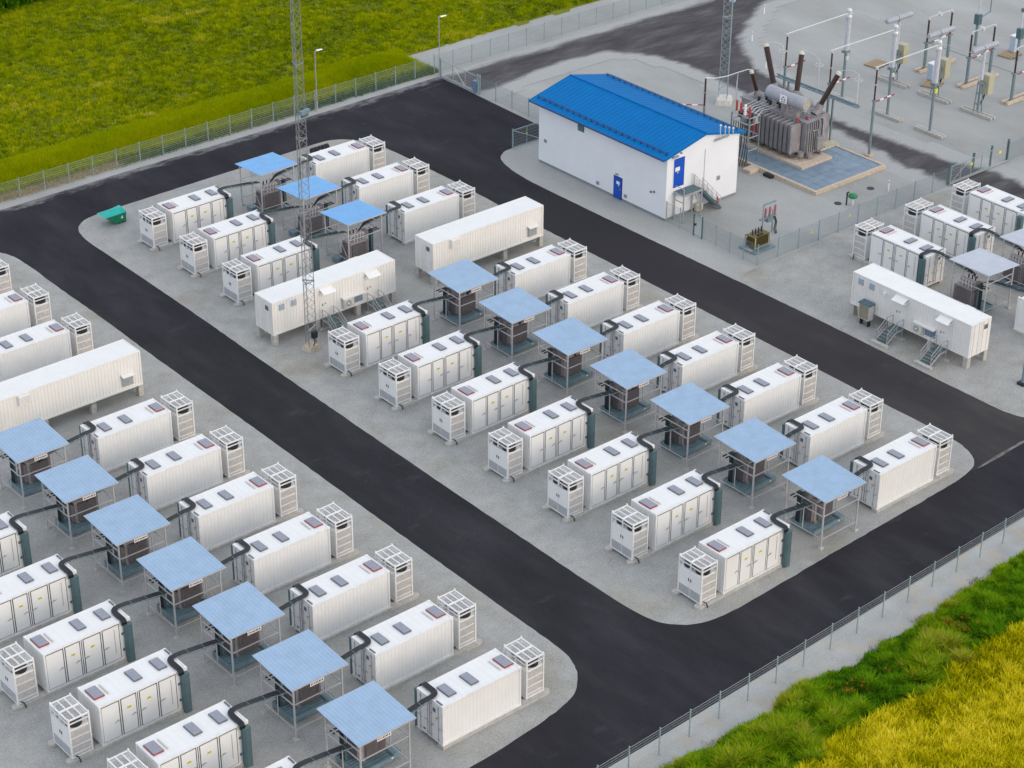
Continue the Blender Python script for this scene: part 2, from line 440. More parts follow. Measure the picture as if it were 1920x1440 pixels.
# dusty site road with soft edges, as a grid whose blend follows the distance to its outline
DIRT = [(43.1, 84.0), (52.6, 83.5), (60, 83.4), (65.5, 83.1), (70, 83.4), (80, 83.2), (112, 84), (112, 79.5), (85.5, 78), (79.8, 74.9), (75.4, 71.5), (72.7, 68.5), (70.8, 65), (69.6, 61), (68.2, 55), (66.6, 50), (66.7, 45.3), (67.1, 40.6), (67.2, 36.9),
        (68.5, 33), (68.5, 3), (62.6, 3), (62.7, 33.5), (62.8, 35.3), (62.6, 38.3), (63.5, 42.5), (64.1, 48.2), (64.2, 55), (64.0, 62), (64.9, 66), (64.9, 70), (64.4, 73.3), (63.3, 76.3), (61.2, 78.2), (57.8, 78.75), (53, 78.65), (48, 78.0), (43.1, 77.75)]
def seg_dist(P, poly):
    A = np.array(poly); B = np.roll(A, -1, 0)
    d = np.full(len(P), 1e9); ins = np.zeros(len(P), bool)
    for a, b in zip(A, B):
        ab = b-a; t = np.clip(((P-a)@ab)/(ab@ab), 0, 1)
        d = np.minimum(d, np.hypot(*(P-a-t[:, None]*ab).T))
        c = (a[1] > P[:, 1]) != (b[1] > P[:, 1])
        with np.errstate(divide='ignore', invalid='ignore'):
            xi = (b[0]-a[0])*(P[:, 1]-a[1])/(b[1]-a[1]+1e-12)+a[0]
        ins ^= c & (P[:, 0] < xi)
    return np.where(ins, d, -d)
def dirt_road():
    gx = np.arange(43.1, 112, 0.8); gy = np.arange(2, 85.2, 0.8)
    X, Y = np.meshgrid(gx, gy, indexing='ij'); P = np.stack([X.ravel(), Y.ravel()], -1)
    sdv = seg_dist(P, DIRT); nx, ny = len(gx), len(gy)
    keep = sdv > -2.4
    idx = -np.ones(len(P), int); idx[keep] = np.arange(keep.sum())
    I = idx.reshape(nx, ny)
    q = np.stack([I[:-1, :-1], I[1:, :-1], I[1:, 1:], I[:-1, 1:]], -1).reshape(-1, 4)
    q = q[(q >= 0).all(1)]
    me = bpy.data.meshes.new('site_road')
    V = np.column_stack([P[keep], np.full(keep.sum(), 0.0225)])
    me.from_pydata(V.tolist(), [], q.tolist())
    at = me.attributes.new('edge', 'FLOAT', 'POINT'); at.data.foreach_set('value', sdv[keep].astype(np.float32))
    m = bpy.data.materials.new('dusty_site_road'); m.use_nodes = True
    nt = m.node_tree; b = nt.nodes['Principled BSDF']; b.inputs['Roughness'].default_value = 0.9; b.inputs['Specular IOR Level'].default_value = 0.25
    geo = nd(nt, 'ShaderNodeNewGeometry')
    a = nd(nt, 'ShaderNodeAttribute', attribute_name='edge')
    n1 = nd(nt, 'ShaderNodeTexNoise'); n1.inputs['Scale'].default_value = 0.45; n1.inputs['Detail'].default_value = 7; n1.inputs['Roughness'].default_value = 0.7
    mp = nd(nt, 'ShaderNodeMapping'); mp.inputs['Rotation'].default_value = (0, 0, R(35)); mp.inputs['Scale'].default_value = (0.35, 1.3, 1)
    nt.links.new(geo.outputs['Position'], mp.inputs['Vector']); nt.links.new(mp.outputs[0], n1.inputs['Vector'])
    ma = nd(nt, 'ShaderNodeMath', operation='MULTIPLY_ADD'); ma.inputs[1].default_value = 3.2; ma.inputs[2].default_value = -1.75
    nt.links.new(n1.outputs['Fac'], ma.inputs[0])
    sm = nd(nt, 'ShaderNodeMath', operation='ADD'); nt.links.new(a.outputs['Fac'], sm.inputs[0]); nt.links.new(ma.outputs[0], sm.inputs[1])
    mr = nd(nt, 'ShaderNodeMapRange', interpolation_type='SMOOTHSTEP'); mr.inputs['From Min'].default_value = -0.45; mr.inputs['From Max'].default_value = 0.8
    nt.links.new(sm.outputs[0], mr.inputs['Value'])
    cr = nd(nt, 'ShaderNodeValToRGB')
    e = cr.color_ramp.elements; e[0].position = 0.33; e[0].color = (0.045, 0.042, 0.047, 1); e[1].position = 0.75; e[1].color = (0.15, 0.145, 0.145, 1)
    k = e.new(0.5); k.color = (0.075, 0.070, 0.073, 1)
    nt.links.new(n1.outputs['Fac'], cr.inputs['Fac'])
    n2 = nd(nt, 'ShaderNodeTexNoise'); n2.inputs['Scale'].default_value = 5; n2.inputs['Detail'].default_value = 8; n2.inputs['Roughness'].default_value = .8
    nt.links.new(geo.outputs['Position'], n2.inputs['Vector'])
    gr = nd(nt, 'ShaderNodeValToRGB'); e = gr.color_ramp.elements
    e[0].position = .3; e[0].color = (0.31, 0.315, 0.305, 1); e[1].position = .7; e[1].color = (0.465, 0.47, 0.46, 1)
    nt.links.new(n2.outputs['Fac'], gr.inputs['Fac'])
    mx = nd(nt, 'ShaderNodeMix', data_type='RGBA')
    nt.links.new(mr.outputs[0], mx.inputs['Factor']); nt.links.new(gr.outputs[0], mx.inputs['A']); nt.links.new(cr.outputs[0], mx.inputs['B'])
    nt.links.new(mx.outputs['Result'], b.inputs['Base Color'])
    bp = nd(nt, 'ShaderNodeBump'); bp.inputs['Strength'].default_value = .4; bp.inputs['Distance'].default_value = .03
    nt.links.new(n2.outputs['Fac'], bp.inputs['Height']); nt.links.new(bp.outputs[0], b.inputs['Normal'])
    me.materials.append(m)
    o = bpy.data.objects.new('site_road', me); C.objects.link(o); struct(o)
dirt_road()

# ------------------------------------------------------------------ vegetation
def leaf_mat(name, ramp, trans=0.35):
    m = bpy.data.materials.new(name); m.use_nodes = True
    nt = m.node_tree; nt.nodes.clear()
    out = nd(nt, 'ShaderNodeOutputMaterial'); df = nd(nt, 'ShaderNodeBsdfDiffuse'); tr = nd(nt, 'ShaderNodeBsdfTranslucent')
    a = nd(nt, 'ShaderNodeAttribute', attribute_name='tint')
    cr = nd(nt, 'ShaderNodeValToRGB'); e = cr.color_ramp.elements
    while len(e) > 1: e.remove(e[-1])
    for i, (p, c) in enumerate(ramp):
        k = e[0] if i == 0 else e.new(p); k.position = p; k.color = (*c, 1)
    nt.links.new(a.outputs['Fac'], cr.inputs['Fac'])
    mx = nd(nt, 'ShaderNodeMixShader'); mx.inputs[0].default_value = trans
    nt.links.new(cr.outputs[0], df.inputs[0]); nt.links.new(cr.outputs[0], tr.inputs[0])
    nt.links.new(df.outputs[0], mx.inputs[1]); nt.links.new(tr.outputs[0], mx.inputs[2]); nt.links.new(mx.outputs[0], out.inputs[0])
    return m
def vnoise(P, s, seed=0):
    """smooth value noise on the plane"""
    r = np.random.default_rng(seed); T = r.random((64, 64))
    q = P*s; i = np.floor(q).astype(int); f = q-i; f = f*f*(3-2*f)
    g = lambda a, b: T[(i[:, 0]+a) % 64, (i[:, 1]+b) % 64]
    return (g(0, 0)*(1-f[:, 0])+g(1, 0)*f[:, 0])*(1-f[:, 1])+(g(0, 1)*(1-f[:, 0])+g(1, 1)*f[:, 0])*f[:, 1]
def blades(name, P, Z, h, w, lean, tint, m, per=3, spread=0.1, bend=True):
    """P (N,2) tuft positions; every tuft gets `per` leaf blades (bent, tapering) as real faces"""
    N = len(P)*per
    base = np.repeat(np.column_stack([P, Z]), per, 0)+np.column_stack([rng.normal(0, spread, (N, 2)), np.zeros(N)])
    H = np.repeat(h, per)*rng.uniform(0.65, 1.15, N); T = np.clip(np.repeat(tint, per)+rng.normal(0, 0.07, N), 0, 1)
    az = rng.uniform(0, 2*np.pi, N); ln = lean*rng.uniform(0.3, 1.3, N)*H
    dx = np.column_stack([np.cos(az), np.sin(az), np.zeros(N)]); sx = np.column_stack([-np.sin(az), np.cos(az), np.zeros(N)])*(w*rng.uniform(.7, 1.3, N)/2)[:, None]
    upv = np.array([0, 0, 1.0])
    if bend:
        mid = base+dx*(ln*.35)[:, None]+upv*(H*.62)[:, None]; tip = base+dx*ln[:, None]+upv*(H*.95)[:, None]
        V = np.stack([base-sx, base+sx, mid+sx*.8, mid-sx*.8, tip], 1).reshape(-1, 3); k = 5
        lt = np.array([0, 1, 2, 3, 3, 2, 4]); tot = np.array([4, 3])
    else:
        tip = base+dx*ln[:, None]+upv*H[:, None]
        V = np.stack([base-sx, base+sx, tip], 1).reshape(-1, 3); k = 3
        lt = np.array([0, 1, 2]); tot = np.array([3])
    me = bpy.data.meshes.new(name)
    me.vertices.add(len(V)); me.vertices.foreach_set('co', V.astype(np.float32).ravel())
    L = (lt[None, :]+np.arange(N)[:, None]*k).ravel()
    me.loops.add(len(L)); me.loops.foreach_set('vertex_index', L.astype(np.int32))
    tt = np.tile(tot, N); st = np.concatenate([[0], np.cumsum(tt)[:-1]])
    me.polygons.add(len(tt)); me.polygons.foreach_set('loop_start', st.astype(np.int32)); me.polygons.foreach_set('loop_total', tt.astype(np.int32))
    at = me.attributes.new('tint', 'FLOAT', 'POINT'); at.data.foreach_set('value', np.repeat(T, k).astype(np.float32))
    me.materials.append(m); me.update(calc_edges=True)
    o = bpy.data.objects.new(name, me); C.objects.link(o)
    return stuff(o)
def rnd(n, x0, x1, y0, y1):
    return np.column_stack([rng.uniform(x0, x1, n), rng.uniform(y0, y1, n)])

field_leaf = leaf_mat('meadow_grass', [(0, (0.05, 0.085, 0.004)), (.35, (0.235, 0.315, 0.003)), (.62, (0.41, 0.47, 0.002)), (.85, (0.58, 0.52, 0.010)), (1, (0.75, 0.62, 0.20))], .45)
weed_leaf = leaf_mat('weed_leaves', [(0, (0.02, 0.075, 0.008)), (.35, (0.10, 0.28, 0.010)), (.7, (0.27, 0.45, 0.010)), (.9, (0.46, 0.48, 0.012)), (1, (0.55, 0.44, 0.12))], .45)
crop_leaf = leaf_mat('barley_ears', [(0, (0.10, 0.15, 0.004)), (.35, (0.36, 0.36, 0.003)), (.65, (0.78, 0.70, 0.006)), (1, (0.97, 0.86, 0.08))], .45)
scrub_leaf = leaf_mat('verge_grass', [(0, (0.05, 0.11, 0.04)), (.35, (0.10, 0.18, 0.055)), (.6, (0.22, 0.24, 0.05)), (.8, (0.42, 0.34, 0.17)), (1, (0.55, 0.45, 0.30))])

def sheet_grid(name, x0, x1, y0, y1, step, zf, m):
    gx = np.arange(x0, x1+step, step); gy = np.arange(y0, y1+step, step)
    X, Y = np.meshgrid(gx, gy, indexing='ij'); P = np.stack([X.ravel(), Y.ravel()], -1)
    Z = zf(P); nx, ny = len(gx), len(gy); I = np.arange(nx*ny).reshape(nx, ny)
    q = np.stack([I[:-1, :-1], I[1:, :-1], I[1:, 1:], I[:-1, 1:]], -1).reshape(-1, 4)
    me = bpy.data.meshes.new(name); me.from_pydata(np.column_stack([P, Z]).tolist(), [], q.tolist())
    me.polygons.foreach_set('use_smooth', [True]*len(q)); me.materials.append(m)
    o = bpy.data.objects.new(name, me); C.objects.link(o); return struct(o)
def z_field(P):
    b = np.clip((P[:, 1]-86.2)/2.2, 0, 1)*np.where(P[:, 0] < 44.5, 1, 0)
    e = np.clip((P[:, 1]-90.9)/1.5, 0, 1)
    lim = np.where(P[:, 0] < 43.3, P[:, 1]-85.4, P[:, 1]-90.9+1.2*(vnoise(P, .6, 3)-.5))
    berm = 0.55*np.exp(-((P[:, 1]-89.8)/2.3)**2)*np.clip((44.0-P[:, 0])/2.5, 0, 1)
    z = 0.03+berm+0.10*vnoise(P, .5, 5)*e
    return np.where(lim > 0, z, -0.02)
meadow_soil = ground_mat('meadow_ground', [(0.3, (0.075, 0.10, 0.004)), (0.45, (0.14, 0.165, 0.004)), (0.6, (0.20, 0.21, 0.006)), (0.78, (0.32, 0.28, 0.07))], 0.35, 5, fine=0.5, bump=1.0, bscale=5)
sheet_grid('field', -40, 95, 85.2, 150, 0.6, z_field, meadow_soil)
def inpoly(P):
    return np.where(P[:, 0] < 43.6, P[:, 1] > 86.0, P[:, 1] > 91.0+1.0*(vnoise(P, .6, 3)-.5)) & ((P[:, 0] < 46) | (P[:, 1] > 90.4))
# visible wedge of the meadow only
P = rnd(260000, -16, 78, 85.9, 139); 
vis = (P[:, 1]-86 < (P[:, 0]+17)*1.42+5) & (P[:, 1]-91 < (76-P[:, 0])*0.86+3)
P = P[inpoly(P) & vis]
bermz = (P[:, 1] < 92.6+1.3*(vnoise(P, .12, 8)-.5)*2) & (P[:, 0] < 44.5)
Pm = P[~bermz]
big = vnoise(Pm, .11, 21); mid = vnoise(Pm, .55, 22); fine = vnoise(Pm, 1.9, 23)
dens = 0.25+0.9*fine*mid
Pm = Pm[rng.random(len(Pm)) < dens]
big = vnoise(Pm, .11, 21); mid = vnoise(Pm, .55, 22); fine = vnoise(Pm, 1.9, 23)
tn = 0.22+0.20*big+0.22*mid+0.56*(fine-.5)+rng.normal(0, .09, len(Pm))+0.25*(vnoise(Pm*np.array([1, 2.5]), .2, 31) > .88)
o = blades('meadow_grass', Pm, z_field(Pm), 0.20+0.26*fine*mid, 0.085, 0.8, np.clip(tn, 0, .95), field_leaf, per=5, spread=0.13, bend=False)
tag(o, 'rough olive green meadow grass covering the field beyond the fence', 'grass')
Pb = P[bermz]
Pb = np.concatenate([Pb, rnd(26000, -14, 44, 86.3, 92.6)])
Pb = Pb[(Pb[:, 0] < 44.3) & (Pb[:, 1] > 86.6+.7*(vnoise(Pb, .5, 9)-.5))]
tb = 0.52+0.20*vnoise(Pb, .25, 12)-0.14*vnoise(Pb, 1.3, 13)
o = blades('tall_grass', Pb, z_field(Pb), np.full(len(Pb), .46), 0.06, 0.55, tb, field_leaf, per=5, spread=.12, bend=False)
tag(o, 'smooth yellow green strip of tall grass just behind the upper fence', 'grass')
Pv = rnd(9000, -14, 44.2, 85.1, 87.0); 
tv = 0.36+0.75*(vnoise(Pv*np.array([1, 2]), .16, 41)-.35)
tv = np.where(Pv[:, 0] < 6, tv+.28, tv-.10)
o = blades('verge_grass', Pv, np.full(len(Pv), .02), rng.uniform(.12, .34, len(Pv)), 0.05, .7, np.clip(tv, 0, 1), scrub_leaf, per=5, spread=.13, bend=False)
tag(o, 'mixed dry and dark green verge grass along the upper fence', 'grass')

# weeds and barley at the lower right
def z_near(P):
    return -0.02+0.0*P[:, 0]
edge = lambda P: -10.2+0.75*(vnoise(P, .28, 51)-.5)+0.5*(vnoise(P, 1.2, 52)-.5)
sheet_grid('field', -40, 70, -60, -9.9, 0.4, lambda P: np.where(P[:, 1] < edge(P)-.25, 0.015+.10*vnoise(P, .7, 60), -0.025), soil)
Pw = rnd(150000, -24, 33, -17.2, -9.7)
Pw = Pw[(Pw[:, 1] < edge(Pw)) & (Pw[:, 1] > -15.4+1.0*(vnoise(Pw, .35, 53)-.5)) & (Pw[:, 1] > -26-.3*Pw[:, 0])]
bigw = vnoise(Pw, .22, 54); midw = vnoise(Pw, .8, 55)
near_edge = np.clip((Pw[:, 1]-edge(Pw)+1.6)/1.6, 0, 1)
hw = (0.35+0.55*midw+0.35*bigw)*(1-0.45*near_edge)
finew = vnoise(Pw, 2.6, 66)
hw *= .38+.75*finew
tw = 0.03+0.36*bigw+0.22*midw+0.52*(finew-.35)+0.20*near_edge*bigw+rng.normal(0, .12, len(Pw))+0.25*(vnoise(Pw, .45, 56) > .90)
o = blades('weeds', Pw, np.full(len(Pw), 0.0), hw, 0.06, 0.7, np.clip(tw, 0, .95), weed_leaf, per=5, spread=.10)
tag(o, 'dense dark green weeds between the gravel strip and the yellow crop', 'weeds')
Pd = rnd(7000, -24, 33, -11.2, -9.0); Pd = Pd[(Pd[:, 1] < edge(Pd)+.75*vnoise(Pd, .9, 57))]
o = blades('dry_grass', Pd, np.zeros(len(Pd)), rng.uniform(.08, .22, len(Pd)), .035, .9, np.clip(.55+.4*vnoise(Pd, .6, 58), 0, 1), scrub_leaf, per=4, spread=.12, bend=False)
tag(o, 'short dry grass fringe along the gravel edge by the weeds', 'grass')
Pc = rnd(95000, -18, 33, -27.5, -14.6)
Pc = Pc[(Pc[:, 1] < -15.2+1.0*(vnoise(Pc, .35, 53)-.5)) & (Pc[:, 1] > -27.5)]
tc_ = -.02+0.36*vnoise(Pc, .30, 63)+0.30*vnoise(Pc, 2.3, 64)+.58*vnoise(Pc, 4.6, 67)+rng.normal(0, .10, len(Pc))-.12*np.clip((Pc[:, 1]+17)/2, 0, 1)
o = blades('barley', Pc, np.zeros(len(Pc)), np.full(len(Pc), .60)+.12*vnoise(Pc, .6, 65)+.30*vnoise(Pc, 4.6, 67), .07, .55, np.clip(tc_, 0, 1), crop_leaf, per=5, spread=.07)
tag(o, 'ripening yellow barley crop filling the lower right corner', 'crop')
pop_m = leaf_mat('poppy_petals', [(0, (0.45, 0.05, 0.02)), (1, (0.62, 0.14, 0.04))])
Pp = np.concatenate([np.array([8.2, -12.6])+rng.normal(0, .55, (26, 2)), np.array([-1.6, -12.4])+rng.normal(0, .5, (16, 2)), np.array([2.6, -13.2])+rng.normal(0, .6, (8, 2))])
o = blades('poppies', Pp, np.full(len(Pp), .80), np.full(len(Pp), .10), .11, .9, rng.random(len(Pp)), pop_m, per=4, spread=.03, bend=False)
tag(o, 'scattered red poppies in the green weeds', 'flowers')
# dark hedge at the far corner of the field
Ph = rnd(2600, 12, 25.5, 130.3, 136); hz = rng.uniform(.1, 2.6, len(Ph))*np.clip((Ph[:, 1]-129.6)/1.6, .25, 1)
o = blades('hedge', Ph, hz, np.full(len(Ph), .55), .22, .9, np.clip(.05+.35*vnoise(Ph, .7, 71), 0, 1), weed_leaf, per=6, spread=.3)
tag(o, 'dark green hedge at the far corner of the meadow', 'hedge')

# ------------------------------------------------------------------ battery container
L, W = 6.058, 2.438
def ord_(k): return ['first', 'second', 'third', 'fourth', 'fifth', 'sixth', 'seventh'][k]

def build_container():
    t = thing('battery_container', '', 'container')
    ox, oy = L/2, W/2
    O = (ox, oy, 0)
    Z0, Z1 = 0.2, 3.1
    m = MB(O)
    for x in (0, L-.13):
        for y in (0, W-.13):
            m.box(x, x+.13, y, y+.13, Z0, Z1)
    for z0, z1 in ((Z0, Z0+.15), (Z1-.13, Z1-.004)):
        m.box(.13, L-.13, .002, .10, z0, z1); m.box(.13, L-.13, W-.10, W-.002, z0, z1)
        m.box(.002, .10, .13, W-.13, z0, z1); m.box(L-.10, L-.002, .13, W-.13, z0, z1)
    m.box(5.25, L-.13, .012, .08, Z0+.15, Z1-.13)
    m.obj('frame', frame_white, t)
    cm = MB().box(0, .178, 0, .178, 0, .12).mesh('corner_casting', white)
    for x in (-.008, L-.17):
        for y in (-.008, W-.17):
            for z in (Z0-.01, Z1-.11):
                child('corner_casting', cm, t, (x-O[0], y-O[1], z))
    m = MB(O); m.corr((.10, W-.055, Z0+.15), (L-.2, 0, 0), (0, 0, Z1-Z0-.28), (0, 1, 0), .275, .020)
    m.obj('side_wall', white, t)
    m = MB(O); m.corr((.055, .13, Z0+.15), (0, W-.26, 0), (0, 0, Z1-Z0-.28), (-1, 0, 0), .275, .040)
    m.obj('end_wall', white, t)
    m = MB(O); m.corr((.10, .10, Z1-.035), (L-.2, 0, 0), (0, W-.2, 0), (0, 0, 1), .5, .014)
    m.obj('roof_panel', white, t)
    m = MB(O); m.box(.10, 5.25, .026, .07, Z0+.14, Z1-.13)
    m.obj('door_seal', seal, t)
    m = MB(O)
    for x0, x1 in ((1.355, 1.425), (2.505, 2.57), (2.63, 2.695), (3.955, 4.025)):
        m.box(x0, x1, -.008, .025, Z0+.145, Z1-.135)
    m.obj('door_post', frame_white, t)
    for i, (x0, x1) in enumerate(((.15, 1.285), (1.495, 2.44), (2.76, 3.885), (4.095, 5.19))):
        d = MB(O).box(x0, x1, -.018, .025, Z0+.205, Z1-.20).obj('door', white, t)
        hx = x1-.16 if i < 2 else x0+.16
        h = MB(O)
        h.box(hx-.05, hx+.05, -.045, -.019, 1.52, 1.62); h.bar((hx-.20, -.055, 1.52), (hx+.16, -.055, 1.60), .035)
        h.obj('handle', galv, d)
        if i in (1, 2):
            lx = (x0+x1)/2
            l = MB(O); l.hexa([(lx-.17, -.022, 2.10), (lx+.17, -.022, 2.10), (lx+.17, -.0185, 2.10), (lx-.17, -.0185, 2.10), (lx-.13, -.022, 2.26), (lx+.13, -.022, 2.26), (lx+.13, -.0185, 2.26), (lx-.13, -.0185, 2.26)])
            l.obj('warning_label', yellow, d)
            p = MB(O); p.box(lx-.10, lx+.10, -.0245, -.0222, 2.16, 2.20); p.obj('label_print', dkgrey, d)
        if i == 3:
            MB(O).box(x1-.34, x1-.30, -.03, -.019, .9, 2.7).obj('drain_strip', galv, d)
    m = MB(O)
    for z in (.85, 2.05): m.box(5.36, 5.48, -.05, .010, z, z+.16)
    m.obj('bracket', dkgrey, t)
    m = MB(O); m.box(5.52, 5.99, -.34, -.02, .03, 2.80); m.box(5.50, 6.01, -.36, -.005, 2.80, 2.86); m.box(5.60, 5.91, -.365, -.341, .10, 2.7)
    m.obj('cable_duct', teal, t)
    # cargo doors on the cable end
    for s, (y0, y1) in enumerate(((.15, 1.205), (1.235, W-.15))):
        d = MB(O).box(L-.055, L+.012, y0, y1, Z0+.16, Z1-.14).obj('cargo_door', white, t)
        r = MB(O)
        for yy in ((y0+.22, y1-.16) if s == 0 else (y0+.16, y1-.22)):
            r.tube([(L+.045, yy, Z0+.12), (L+.045, yy, Z1-.10)], .02, 6)
            for z in (.5, 1.2, 2.1, 2.8): r.box(L+.013, L+.06, yy-.05, yy+.05, z, z+.07)
            r.bar((L+.06, yy, 1.42), (L+.06, yy+(.30 if s else -.30), 1.38), .03)
        r.obj('lock_rod', galv, d)
        g = MB(O)
        if s == 1:
            g.box(L+.0125, L+.03, y0+.30, y0+.55, 2.35, 2.62)
            g.obj('vent_hatch', dkgrey, d)
            MB(O).box(L+.0125, L+.018, y0+.55, y0+.70, 1.9, 2.03).obj('warning_label', orange_l, d)
            MB(O).box(L+.0125, L+.018, y0+.50, y0+.60, 1.70, 1.8).obj('warning_label', yellow, d)
        else:
            g.box(L+.0125, L+.028, y0+.45, y0+.66, .50, .60)
            g.obj('name_plate', black, d)
    MB(O).box(L-.02, L+.03, 1.207, 1.233, Z0+.16, Z1-.14).obj('door_gap_strip', seal, t)
    # roof fittings
    for i, (x0, x1) in enumerate(((.17, .87), (2.85, 3.45), (4.56, 5.17))):
        v = MB(O)
        v.box(x0, x1, .75, 1.90, Z1-.02, Z1+.065)
        v = v.obj('roof_vent', redp if i == 0 else dkgrey, t)
        if i == 0: v['label'] = 'roof vent with red frame'
        g = MB(O); g.box(x0+.035, x1-.035, .785, 1.865, Z1+.06, Z1+.085)
        for y in (1.15, 1.5): g.box(x0+.04, x1-.04, y, y+.018, Z1+.084, Z1+.094)
        g.obj('vent_cover', glassy, v)
    m = MB(O); m.box(1.10, 1.17, .75, 1.88, Z1-.01, Z1+.04); m.obj('roof_rail', off_grey, t)
    m = MB(O); m.box(5.35, 5.42, .28, .80, Z1-.01, Z1+.05); m.box(5.90, 5.98, 1.72, 2.28, Z1-.005, Z1+.06); m.obj('cable_guide', dkgrey, t)
    return t

def build_chiller():
    t = thing('cooling_unit', '', 'cooling unit')
    O = (-1.285, 1.17, 0)
    x0, x1, y0, y1, z0, z1 = -2.0, -.57, .09, 2.25, .22, 3.05
    m = MB(O); w = .10
    for x in (x0, x1-w):
        for y in (y0, y1-w):
            m.box(x, x+w, y, y+w, z0, z1)
            m.box(x+.01, x+w-.01, y+.01, y+w-.01, z1, z1+.10)
    def rail(z, h=.07):
        m.box(x0+w, x1-w, y0+.004, y0+w-.01, z, z+h); m.box(x0+w, x1-w, y1-w+.01, y1-.004, z, z+h)
        m.box(x0+.004, x0+w-.01, y0+w, y1-w, z, z+h); m.box(x1-w+.01, x1-.004, y0+w, y1-w, z, z+h)
    rail(z0+.01, .09); rail(z1-.09, .085); rail(2.70, .06)
    for z in (.48, 1.02, 1.62): m.box(x0+w, x1-w, y0+.005, y0+w-.01, z, z+.06)
    ym = (y0+y1)/2
    m.box(x0+w, x1-w, ym-.075, ym+.075, z1-.075, z1-.008)
    for xx in (x0+.5, x0+.94):
        m.box(xx-.035, xx+.035, y0+w, ym-.075, z1-.07, z1-.010); m.box(xx-.035, xx+.035, ym+.075, y1-w, z1-.07, z1-.010)
    m.box(x0+.003, x0+w-.012, ym-.04, ym+.04, 2.43, z1-.09); m.box(x1-w+.012, x1-.003, ym-.04, ym+.04, 2.43, z1-.09)
    m.obj('frame', frame_white, t)
    cb = MB(O).box(x0+.035, x1-.03, y0+.06, y1-.06, z0+.1, 2.30).obj('cabinet', white, t)
    for i, (a, b) in enumerate(((y0+.10, ym-.012), (ym+.012, y1-.10))):
        d = MB(O).box(x0+.012, x0+.034, a, b, 1.0, 2.27).obj('cabinet_door', white, t)
        hy = b-.09 if i == 0 else a+.09
        MB(O).box(x0-.012, x0+.011, hy-.03, hy+.03, 1.50, 1.72).obj('handle', black, d)
        g = MB(O)
        for j in range(11): g.bar((x0+.018, a+.03, .37+j*.056), (x0+.018, b-.03, .37+j*.056), .03, .038)
        g.obj('lower_grille', lattice_grey, t)
    # side grilles on both short sides
    for yy in (y0+.045, y1-.045):
        for a, b in ((1.09, 1.61), (1.69, 2.20), (.56, 1.01), (.33, .475)):
            g = MB(O)
            n = max(3, int((b-a)/.055))
            for j in range(n): g.bar((x0+.12, yy, a+(j+.5)*(b-a)/n), (x1-.12, yy, a+(j+.5)*(b-a)/n), .03, .034)
            g.obj('side_grille', off_grey, t)
    for s in (-.52, .52):
        f = MB(O); c = ((x0+x1)/2-.08, ym+s)
        f.tube([(c[0], c[1], 2.31), (c[0], c[1], 2.60)], .49, 20); 
        f.tube([(c[0], c[1], 2.60), (c[0], c[1], 2.86)], .46, 20)
        f = f.obj('fan', black, t)
        h = MB(O); h.tube([(c[0], c[1], 2.86), (c[0], c[1], 2.90)], .10, 12); h.obj('hub', galv, f)
        bl = MB(O)
        for k in range(6):
            a = k*math.pi/3
            p = Vector((c[0]+.1*math.cos(a), c[1]+.1*math.sin(a), 2.88)); q = Vector((c[0]+.38*math.cos(a+.2), c[1]+.38*math.sin(a+.2), 2.88))
            bl.bar(p, q, .12, .012)
        bl.obj('fan_blade', dkgrey, f)
    g = MB(O)
    for ya, yb in ((y0+w, ym-.075), (ym+.075, y1-w)):
        for xa, xb in ((x0+w, x0+.465), (x0+.535, x0+.905), (x0+.975, x1-w)):
            q = MB(O)
            n = 7
            for j in range(n):
                x = xa+(j+.5)*(xb-xa)/n; q.box(x-.012, x+.012, ya, yb, z1-.045, z1-.033)
            for j in range(1, 4):
                y = ya+j*(yb-ya)/4; q.box(xa, xb, y-.01, y+.01, z1-.055, z1-.046)
            q.obj('top_grille', off_grey, t)
    m = MB(O)
    m.tube([(x0+.25, y0-.01, .38), (x0+.34, y0-.16, .36), (x0+.38, y0-.26, .20), (x0+.38, y0-.30, .03)], .04, 7)
    m.obj('hose', black, t)
    return t

def build_footing():
    m = MB((3.0-.5, W/2, 0))
    for y0, y1 in ((-.10, .42), (W-.42, W+.10)):
        m.box(-2.12, 6.12, y0, y1, 0, .205)
        m.tube([(-2.12, (y0+y1)/2, 0), (-2.12, (y0+y1)/2, .20)], .26, 14)
    m.box(-.42, -.12, .45, W-.45, .0, .06)
    return m.mesh('foundation_strip', concrete)

def build_cables():
    t = thing('cable_bundle', '', 'cables')
    O = (7.6, 1.3, 0)
    for i in range(6):
        y = 1.14+i*.066; r = y-.86; m = MB(O)
        pts = [(10.3, y*.6+.62, 2.35), (9.95, y*.8+.3, 2.62), (9.55, y, 2.78), (8.6, y, 2.92), (7.6, y, 3.04), (6.5, y, 3.185), (6.12, y, 3.20)]
        cx = 6.10
        for k in range(1, 6):
            a = k*math.pi/10
            pts.append((cx-.12-r*math.sin(a), .86+r*math.cos(a), 3.20))
        xe = cx-.12-r
        pts += [(xe, .45, 3.20), (xe, .10, 3.20), (xe, -.08, 3.17), (xe, -.17, 3.08), (xe, -.19, 2.84)]
        m.tube(pts, .033, 6)
        m.obj('cable', cable_black, t, smooth=True)
    m = MB(O)
    for p, q in (((9.6, 1.09, 2.70), (6.2, 1.09, 3.115)), ((9.6, 1.52, 2.70), (6.2, 1.52, 3.115))): m.bar(p, q, .03, .06)
    for k in range(9):
        x = 9.5-k*.4; z = 2.705+(9.6-x)*.122; m.box(x-.02, x+.02, 1.09, 1.52, z-.015, z+.01)
    for k in range(3):
        x = 9.1-k*1.1; z = 2.705+(9.6-x)*.122+.11; m.box(x-.015, x+.012, 1.09, 1.52, z+.012, z+.022)
    m.obj('cable_ladder', tray_teal, t)
    return t

